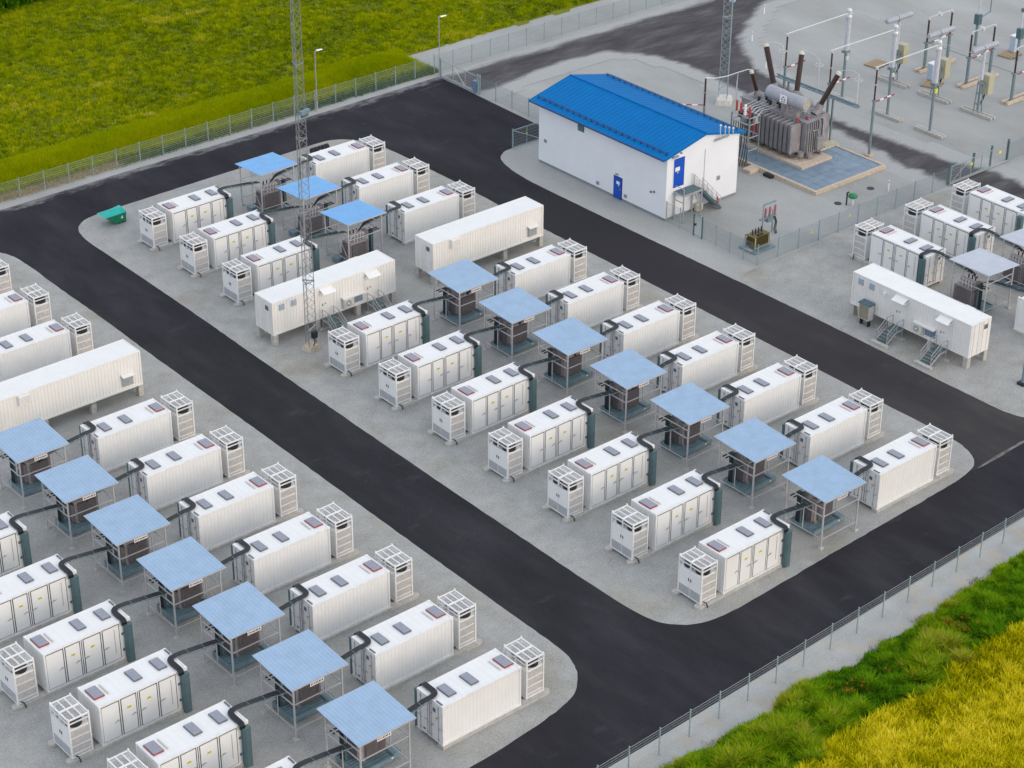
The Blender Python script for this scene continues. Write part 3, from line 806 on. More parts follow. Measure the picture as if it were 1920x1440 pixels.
def build_shelter(rm):
    """origin at shelter centre; roof falls towards -y"""
    t = thing('shelter', '', 'shelter')
    px, py = 1.75, 1.66
    zr = lambda y: 4.12+.0625*y
    for x in (-px, px):
        for y in (-py, py):
            p = MB().box(x-.045, x+.045, y-.045, y+.045, .12, zr(y)-.10).obj('post', galv_lt, t)
            MB().hexa([(x-.19, y-.19, 0), (x+.19, y-.19, 0), (x+.19, y+.19, 0), (x-.19, y+.19, 0), (x-.13, y-.13, .14), (x+.13, y-.13, .14), (x+.13, y+.13, .14), (x-.13, y+.13, .14)]).obj('footing', concrete, p)
    def rail(p, q, w=.06):
        MB().bar(p, q, w).obj('rail', galv_lt, t)
    i = .046
    rail((-px, -py+i, 3.2), (-px, py-i, 3.2)); rail((-px, -py+i, 2.55), (-px, py-i, 2.55)); rail((-px, -py+i, .75), (-px, py-i, .75), .05)
    rail((-px+i, -py, 2.57), (px-i, -py, 2.57)); rail((-px+i, -py, .72), (px-i, -py, .72), .05)
    rail((px, -py+i, .72), (px, py-i, .72), .05); rail((px, -py+i, 2.57), (px, py-i, 2.57))
    rail((-px+i, py, 2.57), (px-i, py, 2.57)); rail((-px+i, py, .72), (px-i, py, .72), .05)
    rail((-px, .1, .79), (-px, .1, 2.51), .05)
    rail((px, .2, .75), (px, .2, zr(.2)-.12), .05)
    MB().bar((px+.02, py-.1, 3.75), (px+.02, -.2, 2.62), .045).obj('brace', galv_lt, t)
    MB().bar((.3, py+.02, 3.80), (px-.1, py+.02, 2.62), .045).obj('brace', galv_lt, t)
    MB().bar((px+.02, .3, 2.45), (px+.02, py-.15, .85), .04).obj('brace', galv_lt, t)
    m = MB()
    for y in (-py, py): m.bar((-px-.2, y, zr(y)-.055), (px+.2, y, zr(y)-.055), .07, .09)
    for x in (-1.2, 0, 1.2): m.bar((x, -1.95, zr(-1.95)-.06), (x, 1.95, zr(1.95)-.06), .05, .08)
    m.obj('roof_beam', galv_lt, t)
    r = MB()
    xa, xb, ya, yb = -2.10, 2.02, -2.02, 2.02
    r.corr((xa, ya, zr(ya)), (xb-xa, 0, 0), (0, yb-ya, zr(yb)-zr(ya)), (0, 0, 1), .255, .026)
    r.quad((xa, ya, zr(ya)-.012), (xb, ya, zr(ya)-.012), (xb, yb, zr(yb)-.012), (xa, yb, zr(yb)-.012))
    r.obj('roof_sheet', rm, t)
    for s in (ya-.006, yb+.006):
        MB().bar((xa, s, zr(s)-.02), (xb, s, zr(s)-.02), .012, .085).obj('fascia', galv_lt, t)
    return t

def build_sign():
    t = thing('sign', '', 'sign')
    b = MB().box(-.50, .50, -.012, .012, -.13, .15).obj('board', white_ins, t)
    p = MB()
    for i, w in enumerate((.07, .05, .07)): p.box(-.43+i*.105, -.43+i*.105+w, -.016, -.0125, -.05, .07)
    p.obj('red_print', red_ins, b)
    p = MB()
    for i, w in enumerate((.07, .06, .085, .05, .08)): p.box(-.10+i*.108, -.10+i*.108+w, -.016, -.0125, -.05, .06)
    p.obj('black_print', black, b)
    MB().box(-.38, -.34, -.01, .01, .15, .30).obj('hanger', galv, t)
    MB().box(.34, .38, -.01, .01, .15, .30).obj('hanger', galv, t)
    return t

def build_trafo():
    t = thing('transformer', '', 'transformer')
    pan = MB()
    x0, x1, y0, y1 = -1.38, 1.25, -.86, 1.35
    pan.box(x0, x1, y0, y1, .10, .16)
    for a, b, c, d in ((x0, x1, y0, y0+.04), (x0, x1, y1-.04, y1), (x0, x0+.04, y0+.04, y1-.04), (x1-.04, x1, y0+.04, y1-.04)): pan.box(a, b, c, d, .16, .46)
    pan.box(1.252, 1.80, -.80, -.05, .10, .50)
    for x in (-1.1, 0, 1.0): pan.box(x-.1, x+.1, y0+.1, y1-.1, 0, .10)
    pan = pan.obj('oil_tray', tray_teal, t)
    g = MB()
    for i in range(9): g.box(x0+.05, x1-.05, y0+.10+i*.235, y0+.10+i*.235+.17, .36, .385)
    g.obj('tray_grating', tray_teal, pan)
    MB().box(1.05, 1.20, y0-.012, y0-.001, .28, .38).obj('tray_label', white_ins, pan)
    body = MB()
    body.box(-.50, 1.10, -.02, 1.02, .46, 1.78); body.box(-.56, 1.16, -.08, 1.08, 1.78, 1.84)
    body.box(-.45, -.25, -.1, 1.1, .39, .46); body.box(.85, 1.05, -.1, 1.1, .39, .46)
    body = body.obj('tank', trafo_md, t)
    # corrugated radiator walls
    def rad(o, u, n):
        m = MB(); o = Vector(o); u = Vector(u); nn = Vector(n)
        k = int(u.length/.085)
        for i in range(k):
            c = o+u*((i+.5)/k)
            m.bar(c+Vector((0, 0, .55)), c+nn+Vector((0, 0, .55)), .05, .02)
            a = u.normalized()*.022
            m.hexa([c-a+Vector((0, 0, .52)), c+a+Vector((0, 0, .52)), c+a+nn+Vector((0, 0, .52)), c-a+nn+Vector((0, 0, .52)),
                    c-a+Vector((0, 0, 1.70)), c+a+Vector((0, 0, 1.70)), c+a+nn+Vector((0, 0, 1.70)), c-a+nn+Vector((0, 0, 1.70))])
        m.obj('radiator', trafo_dk, t)
    rad((-.505, -.0, 0), (0, 1.02, 0), (-.26, 0, 0)); rad((1.105, 0, 0), (0, 1.02, 0), (.24, 0, 0))
    rad((-.28, -.025, 0), (1.36, 0, 0), (0, -.24, 0)); rad((-.42, 1.025, 0), (1.45, 0, 0), (0, .22, 0))
    for i in range(4):
        x = -.30+i*.30
        b = MB(); b.insul((x, .86, 1.84), (x, .92, 2.28), .075, 4, n=8); b = b.obj('low_bushing', ins_grey, t)
        MB().cone((x, .92, 2.28), (x, .92, 2.36), .05, .04, 8).obj('cap', cream, b)
    for i in range(3):
        x = -.15+i*.36
        b = MB(); b.insul((x, .25, 1.84), (x, .22, 2.55), .085, 6, n=8); b = b.obj('high_bushing', porcelain, t)
        MB().cone((x, .22, 2.55), (x, .22, 2.64), .05, .05, 8).obj('cap', alu, b)
    m = MB(); m.tube([(-.62, .62, 2.20), (.95, .62, 2.20)], .19, 12); m.box(-.3, -.22, .56, .68, 1.84, 2.03); m.box(.6, .68, .56, .68, 1.84, 2.03)
    m.obj('conservator', trafo_md, t)
    MB().box(.95, 1.08, -.16, -.04, 1.86, 2.10).obj('gauge_box', white_ins, t)
    MB().box(-.9, -.56, .30, .80, 1.95, 2.40).obj('cable_box', trafo_dk, t)
    d = MB(); d.box(-1.20, -1.05, .66, 1.04, .40, 2.70)
    d.obj('riser_duct', teal, t)
    m = MB()
    for y in (.70, .84, .98): m.tube([(-1.27, y, .42), (-1.27, y, 2.70), (-1.1, y*.6+.2, 2.86)], .035, 6)
    m.obj('riser_cable', cable_black, t)
    m = MB(); m.box(-1.9, -.95, .72, .80, 2.66, 2.74); m.box(-1.9, -.95, 1.02, 1.10, 2.66, 2.74)
    m.obj('tray_stub', black, t)
    for ch in t.children:
        if ch.name.split('.')[0] not in ('oil_tray', 'riser_duct', 'riser_cable', 'tray_stub'):
            ch.scale = (1, 1, 1.18); ch.location.z = .42*(1-1.18)
    return t

CONT = build_container(); CHIL = build_chiller(); FOOT = build_footing(); CAB = build_cables(); SIGN = build_sign(); TRF = build_trafo()
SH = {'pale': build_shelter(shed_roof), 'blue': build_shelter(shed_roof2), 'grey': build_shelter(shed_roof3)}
USED = set()
def inst(proto, label, group, loc, rz):
    o = proto if id(proto) not in USED else copy_tree(proto)
    USED.add(id(proto))
    o['label'] = label; o['group'] = group
    o.location = loc; o.rotation_euler = (0, 0, rz)
    return o
def rot2(x, y, a): return (x*math.cos(a)-y*math.sin(a), x*math.sin(a)+y*math.cos(a))
def unit(ox, oy, rz, clab, klab, cont=True, chil=True, blab=None):
    def W_(x, y, z=0):
        a = rot2(x, y, rz); return (ox+a[0], oy+a[1], z)
    if cont: inst(CONT, clab, 'white battery containers', W_(L/2, W/2), rz)
    if chil: inst(CHIL, klab, 'white framed cooling units', W_(-1.285, 1.17), rz)
    f = bpy.data.objects.new('foundation_strip', FOOT); C.objects.link(f); struct(f)
    f.location = W_(2.5, W/2); f.rotation_euler = (0, 0, rz)
    if blab: inst(CAB, blab, 'black cable bundles', W_(7.6, 1.3), rz)
def shelter(cx, cy, rz, kind, lab, tlab, slab=None):
    inst(SH[kind], lab, 'sheet roof shelters', (cx, cy, 0), rz)
    o = rot2(.28, .42, rz)
    inst(TRF, tlab, 'dark grey transformers under shelters', (cx+o[0], cy+o[1], 0), rz)
    if slab:
        o = rot2(-.15, -1.82, rz)
        inst(SIGN, slab, 'white signs under shelter roofs', (cx+o[0], cy+o[1], 3.62), rz)
PI = math.pi
# middle block, near section: seven rows
for k in range(7):
    n = ord_(k); y = 6.555*k; x = .06*k
    unit(x, y, 0, f'white battery container, {n} from the near end of the middle block left row',
         f'white framed cooling unit, {n} from the near end of the middle block left row',
         blab=f'black cables crossing to {n} middle block shelter from its left container')
    yb = .26+6.56*k; xb = 15.43+.055*k
    unit(xb+L, yb+W, PI, f'white battery container, {n} from the near end of the middle block right row',
         f'white framed cooling unit, {n} from the near end of the middle block right row',
         blab=f'black cables crossing to {n} middle block shelter from its right container')
    shelter(x+10.87, y+1.39, 0, 'pale', f'pale blue ribbed roof shelter, {n} from the near end of the middle block',
            f'dark grey transformer under the {n} shelter from the middle block near end',
            f'white sign hanging under the {n} shelter roof from the middle block near end')
# middle block, far section beyond the long cabins
for k, (y, xa, yb, xb) in enumerate(((54.53, .60, 54.8, 16.1), (61.11, .66, 61.4, 16.13), (67.7, .72, 68.05, 16.17))):
    n = ord_(k)
    unit(xa, y, 0, f'white battery container, {n} beyond the long cabin in the middle block left row',
         f'white framed cooling unit, {n} beyond the long cabin in the middle block left row',
         blab=f'black cables from {n} left container beyond the cabins to its bright blue shelter')
    unit(xb+L, yb+W, PI, f'white battery container, {n} beyond the long cabin in the middle block right row',
         f'white framed cooling unit, {n} beyond the long cabin in the middle block right row',
         blab=f'black cables from {n} right container beyond the cabins to its bright blue shelter')
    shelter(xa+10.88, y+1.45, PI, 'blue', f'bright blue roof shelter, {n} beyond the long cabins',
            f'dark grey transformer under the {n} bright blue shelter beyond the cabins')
# left block
for k in range(7):
    n = ord_(k); y = -.28+6.54*k
    unit(-23.70+.02*k+L, y+W, PI, f'white battery container, {n} from the near end of the left block right row',
         f'white framed cooling unit, {n} from the near end of the left block right row',
         blab=f'black cables crossing to {n} left block shelter from its right container')
    if k < 6:
        unit(-39.12+.02*k, y-.2, 0, f'white battery container, {n} from the near end of the left block left row',
             f'white framed cooling unit, {n} from the near end of the left block left row', chil=1 <= k <= 3,
             blab=f'black cables crossing to {n} left block shelter from its left container')
    shelter(-28.11, y+1.42, 0, 'pale', f'pale blue ribbed roof shelter, {n} from the near end of the left block',
            f'dark grey transformer under the {n} shelter from the left block near end',
            f'white sign hanging under the {n} shelter roof from the left block near end')
for k, y in enumerate((54.42, 60.93, 67.5)):
    n = ord_(k)
    unit(-23.02+L, y+W, PI, f'white battery container, {n} beyond the long cabin in the left block',
         f'white framed cooling unit, {n} beyond the long cabin in the left block', cont=k < 2)
# right block, turned a quarter
for k, x in enumerate((44.32, 50.85, 57.35)):
    n = ord_(k)
    unit(x, 26.38, -PI/2, f'white battery container with pale doors, {n} from the road in the right block',
         f'white framed cooling unit, {n} from the road in the right block', blab=f'black cables arching from {n} right block container to its grey roof shelter' if k < 2 else None)
    if k < 2:
        shelter(x+1.25, 26.38-10.87, PI/2, 'grey', f'grey ribbed roof shelter, {n} from the road in the right block',
                f'dark grey transformer under the {n} grey shelter in the right block')
unit(44.35+W, 10.95-L, PI/2, 'white battery container cut by the right edge below the grey roof shelters', '', chil=False,
     blab='black cables from the grey roof shelter to the container at the right edge')

# ------------------------------------------------------------------ long cabins
CL = 12.192
def build_cabin():
    t = thing('long_cabin', '', 'cabin')
    O = (CL/2, W/2, 0); Z0, Z1 = .95, 3.85
    m = MB(O)
    for x in (0, CL-.14):
        for y in (0, W-.14): m.box(x, x+.14, y, y+.14, Z0, Z1)
    for z0, z1 in ((Z0, Z0+.16), (Z1-.11, Z1-.004)):
        m.box(.14, CL-.14, .002, .10, z0, z1); m.box(.14, CL-.14, W-.10, W-.002, z0, z1)
        m.box(.002, .10, .14, W-.14, z0, z1); m.box(CL-.10, CL-.002, .14, W-.14, z0, z1)
    m.box(.1, CL-.1, .1, W-.1, Z0+.02, Z0+.10)
    m.obj('frame', cabin_white, t)
    zz = Z1-Z0-.27
    spans = ((.10, 4.55), (5.85, 9.05), (10.35, CL-.10))
    m = MB(O)
    for a, b in spans: m.corr((a, .060, Z0+.16), (b-a, 0, 0), (0, 0, zz), (0, -1, 0), .29, .055)
    m.box(4.55, 4.70, .02, .08, Z0+.16, Z1-.11); m.box(5.70, 5.85, .02, .08, Z0+.16, Z1-.11); m.box(9.05, 9.20, .02, .08, Z0+.16, Z1-.11); m.box(10.2, 10.35, .02, .08, Z0+.16, Z1-.11)
    m.box(4.70, 5.70, .03, .08, 3.22, Z1-.11); m.box(9.2, 10.2, .03, .08, 3.22, Z1-.11)
    m.obj('front_wall', cabin_white, t)
    m = MB(O); m.corr((.10, W-.060, Z0+.16), (CL-.2, 0, 0), (0, 0, zz), (0, 1, 0), .28, .040); m.obj('back_wall', cabin_white, t)
    m = MB(O); m.corr((.10, .10, Z1-.03), (CL-.2, 0, 0), (0, W-.2, 0), (0, 0, 1), .28, .018); m.obj('roof_panel', white, t)
    for i, x in enumerate((4.71, 9.21)):
        d = MB(O).box(x, x+.98, .012, .06, 1.13, 3.2).obj('door', cabin_white, t)
        MB(O).box(x+.10, x+.16, -.03, .011, 2.05, 2.25).obj('handle', dkgrey, d)
        MB(O).box(x+.36, x+.44, -.02, .011, 2.15, 2.25).obj('lock', dkgrey, d)
        MB(O).box(x+.35, x+.62, .0065, .0115, 2.86, 3.04).obj('warning_label', yellow, d)
        h = MB(O); xa, xb = x-.12, x+1.10
        h.hexa([(xa, -.62, 3.28), (xb, -.62, 3.28), (xb, .015, 3.55), (xa, .015, 3.55), (xa, -.62, 3.32), (xb, -.62, 3.32), (xb, .015, 3.60), (xa, .015, 3.60)])
        h.box(xa, xa+.03, -.5, .01, 3.22, 3.34); h.box(xb-.03, xb, -.5, .01, 3.22, 3.34)
        h.obj('door_hood', white, t)
    for x in (.62, 1.78):
        lv = MB(O).box(x, x+.56, -.005, .055, 2.98, 3.48).obj('louvre', window_blue, t)
        g = MB(O)
        for j in range(4): g.bar((x+.03, -.02, 3.04+j*.12), (x+.53, -.02, 3.04+j*.12), .04, .045)
        g.obj('louvre_blade', off_grey, lv)
    m = MB(O); m.box(3.35, 3.62, -.20, .02, 3.10, 3.34); m.obj('wall_lamp', white_ins, t)
    a = MB(O).box(6.78, 7.72, -.34, -.0, 1.30, 2.02).obj('air_conditioner', mat('aircon_white', (.66, .64, .58), .5), t)
    MB(O).tube([(7.16, -.345, 1.66), (7.16, -.365, 1.66)], .27, 18).obj('fan_grille', grille_m, a)
    MB(O).tube([(7.16, -.366, 1.66), (7.16, -.380, 1.66)], .09, 12).obj('fan_hub', white_ins, a)
    MB(O).box(7.80, 8.80, -.01, .018, 1.28, 2.05).obj('filter_panel', pit_blue, t)
    m = MB(O); m.box(6.6, 8.9, -.40, -.36, 2.10, 2.16); m.hexa([(6.7, -.40, 2.06), (8.9, -.40, 2.06), (8.9, .015, 2.12), (6.7, .015, 2.12), (6.7, -.40, 2.09), (8.9, -.40, 2.09), (8.9, .015, 2.16), (6.7, .015, 2.16)]); m.obj('rain_hood', cabin_white, t)
    # back side
    b = MB(O).box(CL-2.75, CL-1.85, W-.02, W+.30, 3.0, 3.72).obj('wall_box', cabin_white, t)
    g = MB(O)
    for z in (3.1, 3.25, 3.4, 3.55): g.box(CL-2.68, CL-1.92, W+.301, W+.312, z, z+.06)
    g.obj('box_grille', off_grey, b)
    v = MB(O).box(.85, 1.75, W-.02, W+.12, 1.38, 2.25).obj('intake_vent', grille_m, t)
    MB(O).hexa([(.78, W-.02, 2.26), (1.82, W-.02, 2.26), (1.82, W+.38, 2.22), (.78, W+.38, 2.22), (.78, W-.02, 2.36), (1.82, W-.02, 2.36), (1.82, W+.38, 2.26), (.78, W+.38, 2.26)]).obj('vent_hood', cabin_white, v)
    m = MB(O)
    for yy, z in ((W+.02, .86), (W-.10, .78), (W-.22, .86)): m.tube([(.4, yy, z), (7.8, yy, z)], .04, 6)
    m.obj('cable_tray', teal, t)
    # ends
    for s, xx in ((-1, 0.0), (1, CL)):
        for i, (y0, y1) in enumerate(((.16, 1.205), (1.235, W-.16))):
            a, b = (xx-.012, xx+.05) if s < 0 else (xx-.05, xx+.012)
            d = MB(O).box(a, b, y0, y1, Z0+.17, Z1-.12).obj('cargo_door', cabin_white, t)
            r = MB(O); e = xx+s*.045
            for yy in (y0+.25, y1-.22):
                r.tube([(e, yy, Z0+.12), (e, yy, Z1-.08)], .02, 6)
                for z in (1.3, 2.0, 2.8, 3.5): r.box(min(xx+s*.013, xx+s*.06), max(xx+s*.013, xx+s*.06), yy-.05, yy+.05, z, z+.07)
            r.obj('lock_rod', cabin_white, d)
            g = MB(O)
            for z in (1.55, 2.1, 2.65, 3.2): g.box(min(xx+s*.0125, xx+s*.026), max(xx+s*.0125, xx+s*.026), y0+.06, y1-.06, z, z+.10)
            g.obj('door_rib', cabin_white, d)
            if (s > 0 and i == 1) or (s < 0 and i == 0):
                MB(O).box(min(xx+s*.027, xx+s*.05), max(xx+s*.027, xx+s*.05), y0+.35, y0+.75, 3.02, 3.40).obj('vent_hatch', dkgrey, d)
    k = 0
    for x in (0.0, 4.1, 8.15, CL-.42):
        for y in (-.02, W-.40):
            MB(O).box(x, x+.42, y, y+.42, 0, Z0-.002).obj('pier', concrete, t)
    return t
def build_steps():
    """steel steps: landing against a wall at y=0, flight falling towards -y"""
    t = thing('metal_steps', '', 'steps')
    MB().box(-.55, .55, -.85, -.05, .84, .88).obj('landing', teal, t)
    for i in range(5):
        y = -.98-i*.235; z = .70-i*.165
        MB().box(-.50, .50, y-.24, y, z-.03, z).obj('tread', teal, t)
    for x in (-.54, .54):
        m = MB(); m.bar((x, -.05, .84), (x, -.86, .84), .05, .14); m.bar((x, -.86, .84), (x, -2.10, .06), .05, .16); m.obj('stringer', galv, t)
        m = MB()
        m.bar((x, -.08, .88), (x, -.08, 1.80), .045); m.bar((x, -.84, .88), (x, -.84, 1.80), .045); m.bar((x, -1.95, .18), (x, -1.95, 1.05), .045)
        m.bar((x, -.08, 1.80), (x, -.84, 1.80), .045); m.bar((x, -.84, 1.80), (x, -1.95, 1.05), .045); m.bar((x, -.84, 1.38), (x, -1.95, .62), .035); m.bar((x, -.08, 1.36), (x, -.84, 1.36), .035)
        m.obj('handrail', galv, t)
    for x in (-.54, .54): MB().box(x-.03, x+.03, -.16, -.10, .15, .80).obj('leg', galv, t)
    MB().box(-.85, .85, -2.35, -2.0, 0, .20).obj('concrete_block', concrete, t)
    MB().box(-.85, .85, -.30, .02, 0, .15).obj('concrete_block', concrete, t)
    return t
CABIN = build_cabin(); STEPS = build_steps()
def cabin(ox, oy, rz, lab):
    a = rot2(CL/2, W/2, rz)
    inst(CABIN, lab, 'long white cabins on piers', (ox+a[0], oy+a[1], 0), rz)
def steps_at(ox, oy, rz, lx, lab):
    a = rot2(lx, -.10, rz); inst(STEPS, lab, 'steel steps up to cabin doors', (ox+a[0], oy+a[1], .02), rz)
cabin(-3.13, 46.95, 0, 'long white cabin with two hooded doors behind the lattice mast')
steps_at(-3.13, 46.95, 0, 5.2, 'steel steps to the cabin door nearer the lattice mast')
steps_at(-3.13, 46.95, 0, 9.7, 'steel steps to the far right door of the cabin by the mast')
cabin(13.20+CL, 47.17+W, PI, 'long white cabin beside the road in the middle block right row')
cabin(-27.32+CL, 46.97+W, PI, 'long white cabin cut by the left edge of the picture')
cabin(36.42, 21.52, -PI/2, 'long white ribbed cabin with two stairs on the right block')
steps_at(36.42, 21.52, -PI/2, 5.2, 'steel steps to the left door of the right block cabin')
steps_at(36.42, 21.52, -PI/2, 9.7, 'steel steps to the right door of the right block cabin')
t = thing('electrical_cabinet', 'grey box cabinet on black legs in front of the right block cabin', 'cabinet', (35.85, 19.35, 0))
MB().box(-.28, .28, -.55, .55, .62, 1.95).obj('body', off_grey, t)
MB().box(-.295, -.281, -.48, .48, .70, 1.85).obj('door', mat('olive_grey_door', (.30, .27, .20), .4, var=.08), t)
MB().hexa([(-.38, -.62, 1.95), (.36, -.62, 1.95), (.36, .62, 1.95), (-.38, .62, 1.95), (-.34, -.58, 2.06), (.34, -.58, 2.10), (.34, .58, 2.10), (-.34, .58, 2.06)]).obj('rain_cap', teal, t)
for y in (-.4, .4):
    MB().box(-.15, .15, y-.05, y+.05, .02, .62).obj('leg', black, t)
MB().tube([(-.1, .1, .62), (-.15, .15, .3), (-.05, .3, .02)], .06, 8).obj('cable', black, t)

# ------------------------------------------------------------------ skip, drums, manholes, small things on the pads
SKZ = 1.16
t = thing('waste_skip', 'green waste skip with turquoise sloping lid on the gravel corner', 'skip', (-1.0, 75.0, 0.016))
a = [(-1.15, -.68, .82), (.95, -.68, .86), (.95, .68, .86), (-1.15, .68, .82)]
bt = [(-.15, -.62, .12), (.92, -.62, .12), (.92, .62, .12), (-.15, .62, .12)]
MB().hexa([bt[0], bt[1], bt[2], bt[3], a[0], a[1], a[2], a[3]]).obj('body', green_skip, t)
m = MB(); m.add([(-1.22, -.74, .84), (1.0, -.74, .88), (1.0, .74, .88), (-1.22, .74, .84), (-.35, -.1, 1.12), (.80, -.22, 1.20), (.80, .22, 1.20), (-.35, .1, 1.12), (.2, -.74, .87), (.2, .74, .87)],
     [(0, 8, 4), (8, 1, 5, 4), (1, 2, 6, 5), (2, 9, 7, 6), (9, 3, 7), (3, 0, 4, 7), (4, 5, 6, 7), (0, 3, 9, 2, 1, 8)])
m.obj('lid', green_lid, t)
for x in (.2, .85):
    m = MB(); m.tube([(x, -.55, .08), (x, .55, .08)], .08, 10); m.obj('wheel', rubber, t)
MB().box(.951, 1.03, -.3, .3, .40, .50).obj('lift_bar', green_skip, t)
m = MB(); m.add([(.35, -.665, .45), (.62, -.655, .45), (.52, -.668, .68), (.35, -.69, .45), (.62, -.68, .45), (.52, -.693, .68)], [(0, 1, 2), (5, 4, 3), (0, 3, 4, 1), (1, 4, 5, 2), (2, 5, 3, 0)]); m.obj('white_mark', white_ins, t)
for ch in t.children: ch.scale = (1, 1, SKZ)
t = thing('hose_stack', 'black ribbed hose rolls lying at the far edge of the middle pad', 'hose', (22.2, 75.9, .016))
for i, x in enumerate((-.85, -.45, -.05, .35, .75)):
    MB().tube([(x-.17, 0, .36), (x-.15, 0, .36), (x+.15, 0, .36), (x+.17, 0, .36)], .34, 16, radii=[.28, .35, .35, .28]).obj('hose_roll', rubber, t)
MB().tube([(-.25, -.36, .42), (-.25, -.39, .42)], .09, 10).obj('white_cap', white_ins, t)
for (x, y, lab) in ((51.7, 36.55, 'dark round manhole cover left of the green dome vent'), (56.5, 36.85, 'dark round manhole cover right of the green dome vent')):
    o = MB().tube([(0, 0, 0), (0, 0, .035)], .34, 20).obj('manhole_cover', black); o.location = (x, y, .02); tag(o, lab, 'manhole cover', 'manhole covers')
t = thing('dome_vent', 'green dome on a white post beside a short black stand', 'vent', (52.4, 35.4, .02))
MB().tube([(0, 0, 0), (0, 0, .75)], .06, 10).obj('post', white_ins, t)
m = MB(); m.tube([(.05, .1, .72), (.05, .1, .80), (.05, .1, .95), (.05, .1, 1.08), (.05, .1, 1.17)], .4, 18, radii=[.30, .42, .43, .33, .08]); m.obj('dome', green_dome, t, smooth=True)
m = MB(); m.bar((-.35, .45, 0), (-.35, .45, 1.25), .10); m.bar((-.42, .45, 1.18), (-.1, .45, 1.22), .10); m.obj('black_stand', black, t)
def marker(x, y, lab):
    t = thing('marker_post', lab, 'marker post', (x, y, .025), 0, 'white marker posts with dark tops')
    MB().tube([(0, 0, 0), (0, 0, .85)], .07, 10).obj('post', white_ins, t)
    MB().tube([(0, 0, .85), (0, 0, 1.0)], .07, 10).obj('dark_band', galv, t)
    MB().tube([(0, 0, 1.0), (0, 0, 1.12)], .07, 10, radii=[.07, .04]).obj('tip', white_ins, t)
marker(57.3, 35.4, 'white marker post beside the manhole in front of the blue pit')
marker(83.0, 75.8, 'white marker post farthest up the curved site road')
marker(75.7, 70.6, 'white marker post midway along the curved site road')
marker(71.05, 64.1, 'white marker post on the curve beside the big transformer bushings')

# ------------------------------------------------------------------ fences
PANEL = {}
fence_dk = mat('blue_grey_wire', (0.20, 0.27, 0.29), 0.5, metal=0.2, var=0.06)
def panel_mesh(Lp, h=1.9, dense=False):
    key = (round(Lp, 2), h, dense)
    if key in PANEL: return PANEL[key]
    m = MB()
    n = int(Lp/(.05 if dense else .10))
    for i in range(n+1):
        x = .03+(Lp-.06)*i/n
        m.tube([(x, 0, .08), (x, 0, h)], .0038 if dense else .0026, 3, cap=False)
    for j in range(10):
        z = .10+j*(h-.12)/9
        r = .011 if j in (0, 3, 6, 9) else .006
        m.tube([(.02, .012, z), (Lp-.02, .012, z)], r, 4, cap=False)
    PANEL[key] = m.mesh('mesh_panel', fence_dk if dense else fence_lt)
    return PANEL[key]
POSTM = MB().box(-.035, .035, -.03, .03, 0, 2.0).box(-.038, .038, -.033, .033, 2.0, 2.03).mesh('post', fence_m)
def fence(pts, lab, step=2.535, group=None, h=1.9, dense=True):
    x0, y0 = pts[0]
    t = thing('fence', lab, 'fence', (x0, y0, .02), 0, group)
    for (ax, ay), (bx, by) in zip(pts[:-1], pts[1:]):
        Ls = math.hypot(bx-ax, by-ay); n = max(1, round(Ls/step)); a = math.atan2(by-ay, bx-ax); st = Ls/n
        pm = panel_mesh(round(st, 2), h, dense)
        for i in range(n):
            x = ax+(bx-ax)*i/n; y = ay+(by-ay)*i/n
            p = child('mesh_panel', pm, t, (x-x0, y-y0, 0)); p.rotation_euler = (0, 0, a)
            q = child('post', POSTM, t, (x-x0, y-y0, 0)); q.rotation_euler = (0, 0, a)
    q = child('post', POSTM, t, (pts[-1][0]-x0, pts[-1][1]-y0, 0))
    return t
fence([(-26.95, -9.19), (-14.26, -8.84), (1.16, -8.37), (16.6, -7.9), (31.8, -7.45)], 'grey steel mesh fence between the lower road and the green weeds', 2.55, dense=False)
fence([(-14.95, 84.9), (43.4, 85.12)], 'steel mesh fence along the upper road below the meadow', dense=False)
fence([(43.4, 85.12), (91.6, 85.35)], 'steel mesh fence across pale gravel beside the dusty site road', 2.53)
fence([(43.3, 77.55), (43.3, 62.4)], 'steel mesh fence running from the entrance gate to behind the blue roof building', 2.5)
fence([(36.95, 43.72), (36.93, 40.25)], 'short mesh fence piece from the building corner to the small gate', 1.8)
fence([(36.95, 39.15), (36.85, 32.4)], 'mesh fence beside the road in front of the small olive transformer', 1.9)
fence([(36.85, 32.4), (62.6, 32.55)], 'mesh fence between the substation yard and the right block', 2.55)
fence([(71.35, 32.65), (94, 32.7)], 'mesh fence right of the sliding gate in the substation', 2.6)
def gate_panel(t, p, q, z0, z1, n, mm):
    p = Vector((*p, 0)); q = Vector((*q, 0)); m = MB()
    for z in (z0, z1): m.bar(p+Vector((0, 0, z)), q+Vector((0, 0, z)), .06)
    for i in range(n+1):
        c = p.lerp(q, i/n); m.bar(c+Vector((0, 0, z0)), c+Vector((0, 0, z1)), .06)
    m.obj('gate_frame', mm, t)
    g = MB(); d = (q-p); Lg = d.length; k = int(Lg/.09)
    for i in range(k):
        c = p.lerp(q, (i+.5)/k); g.tube([c+Vector((0, 0, z0)), c+Vector((0, 0, z1))], .005, 3, cap=False)
    for j in range(6):
        z = z0+(z1-z0)*(j+.5)/6; g.tube([p+Vector((0, 0, z)), q+Vector((0, 0, z))], .006, 4, cap=False)
    g.obj('gate_mesh', fence_lt, t)
t = thing('entrance_gate', 'sliding steel entrance gate at the top end of the black road', 'gate', (43.3, 84.0, 0.02))
gate_panel(t, (0, -.15), (0, -6.0), .15, 1.85, 3, galv)
for y in (-.05, -6.1, -6.45):
    MB().box(-.06, .06, y-.06, y+.06, 0, 2.1).obj('gate_post', fence_m, t)
MB().bar((0, -2.1, 1.8), (0, -4.0, .2), .05).obj('brace', alu, t)
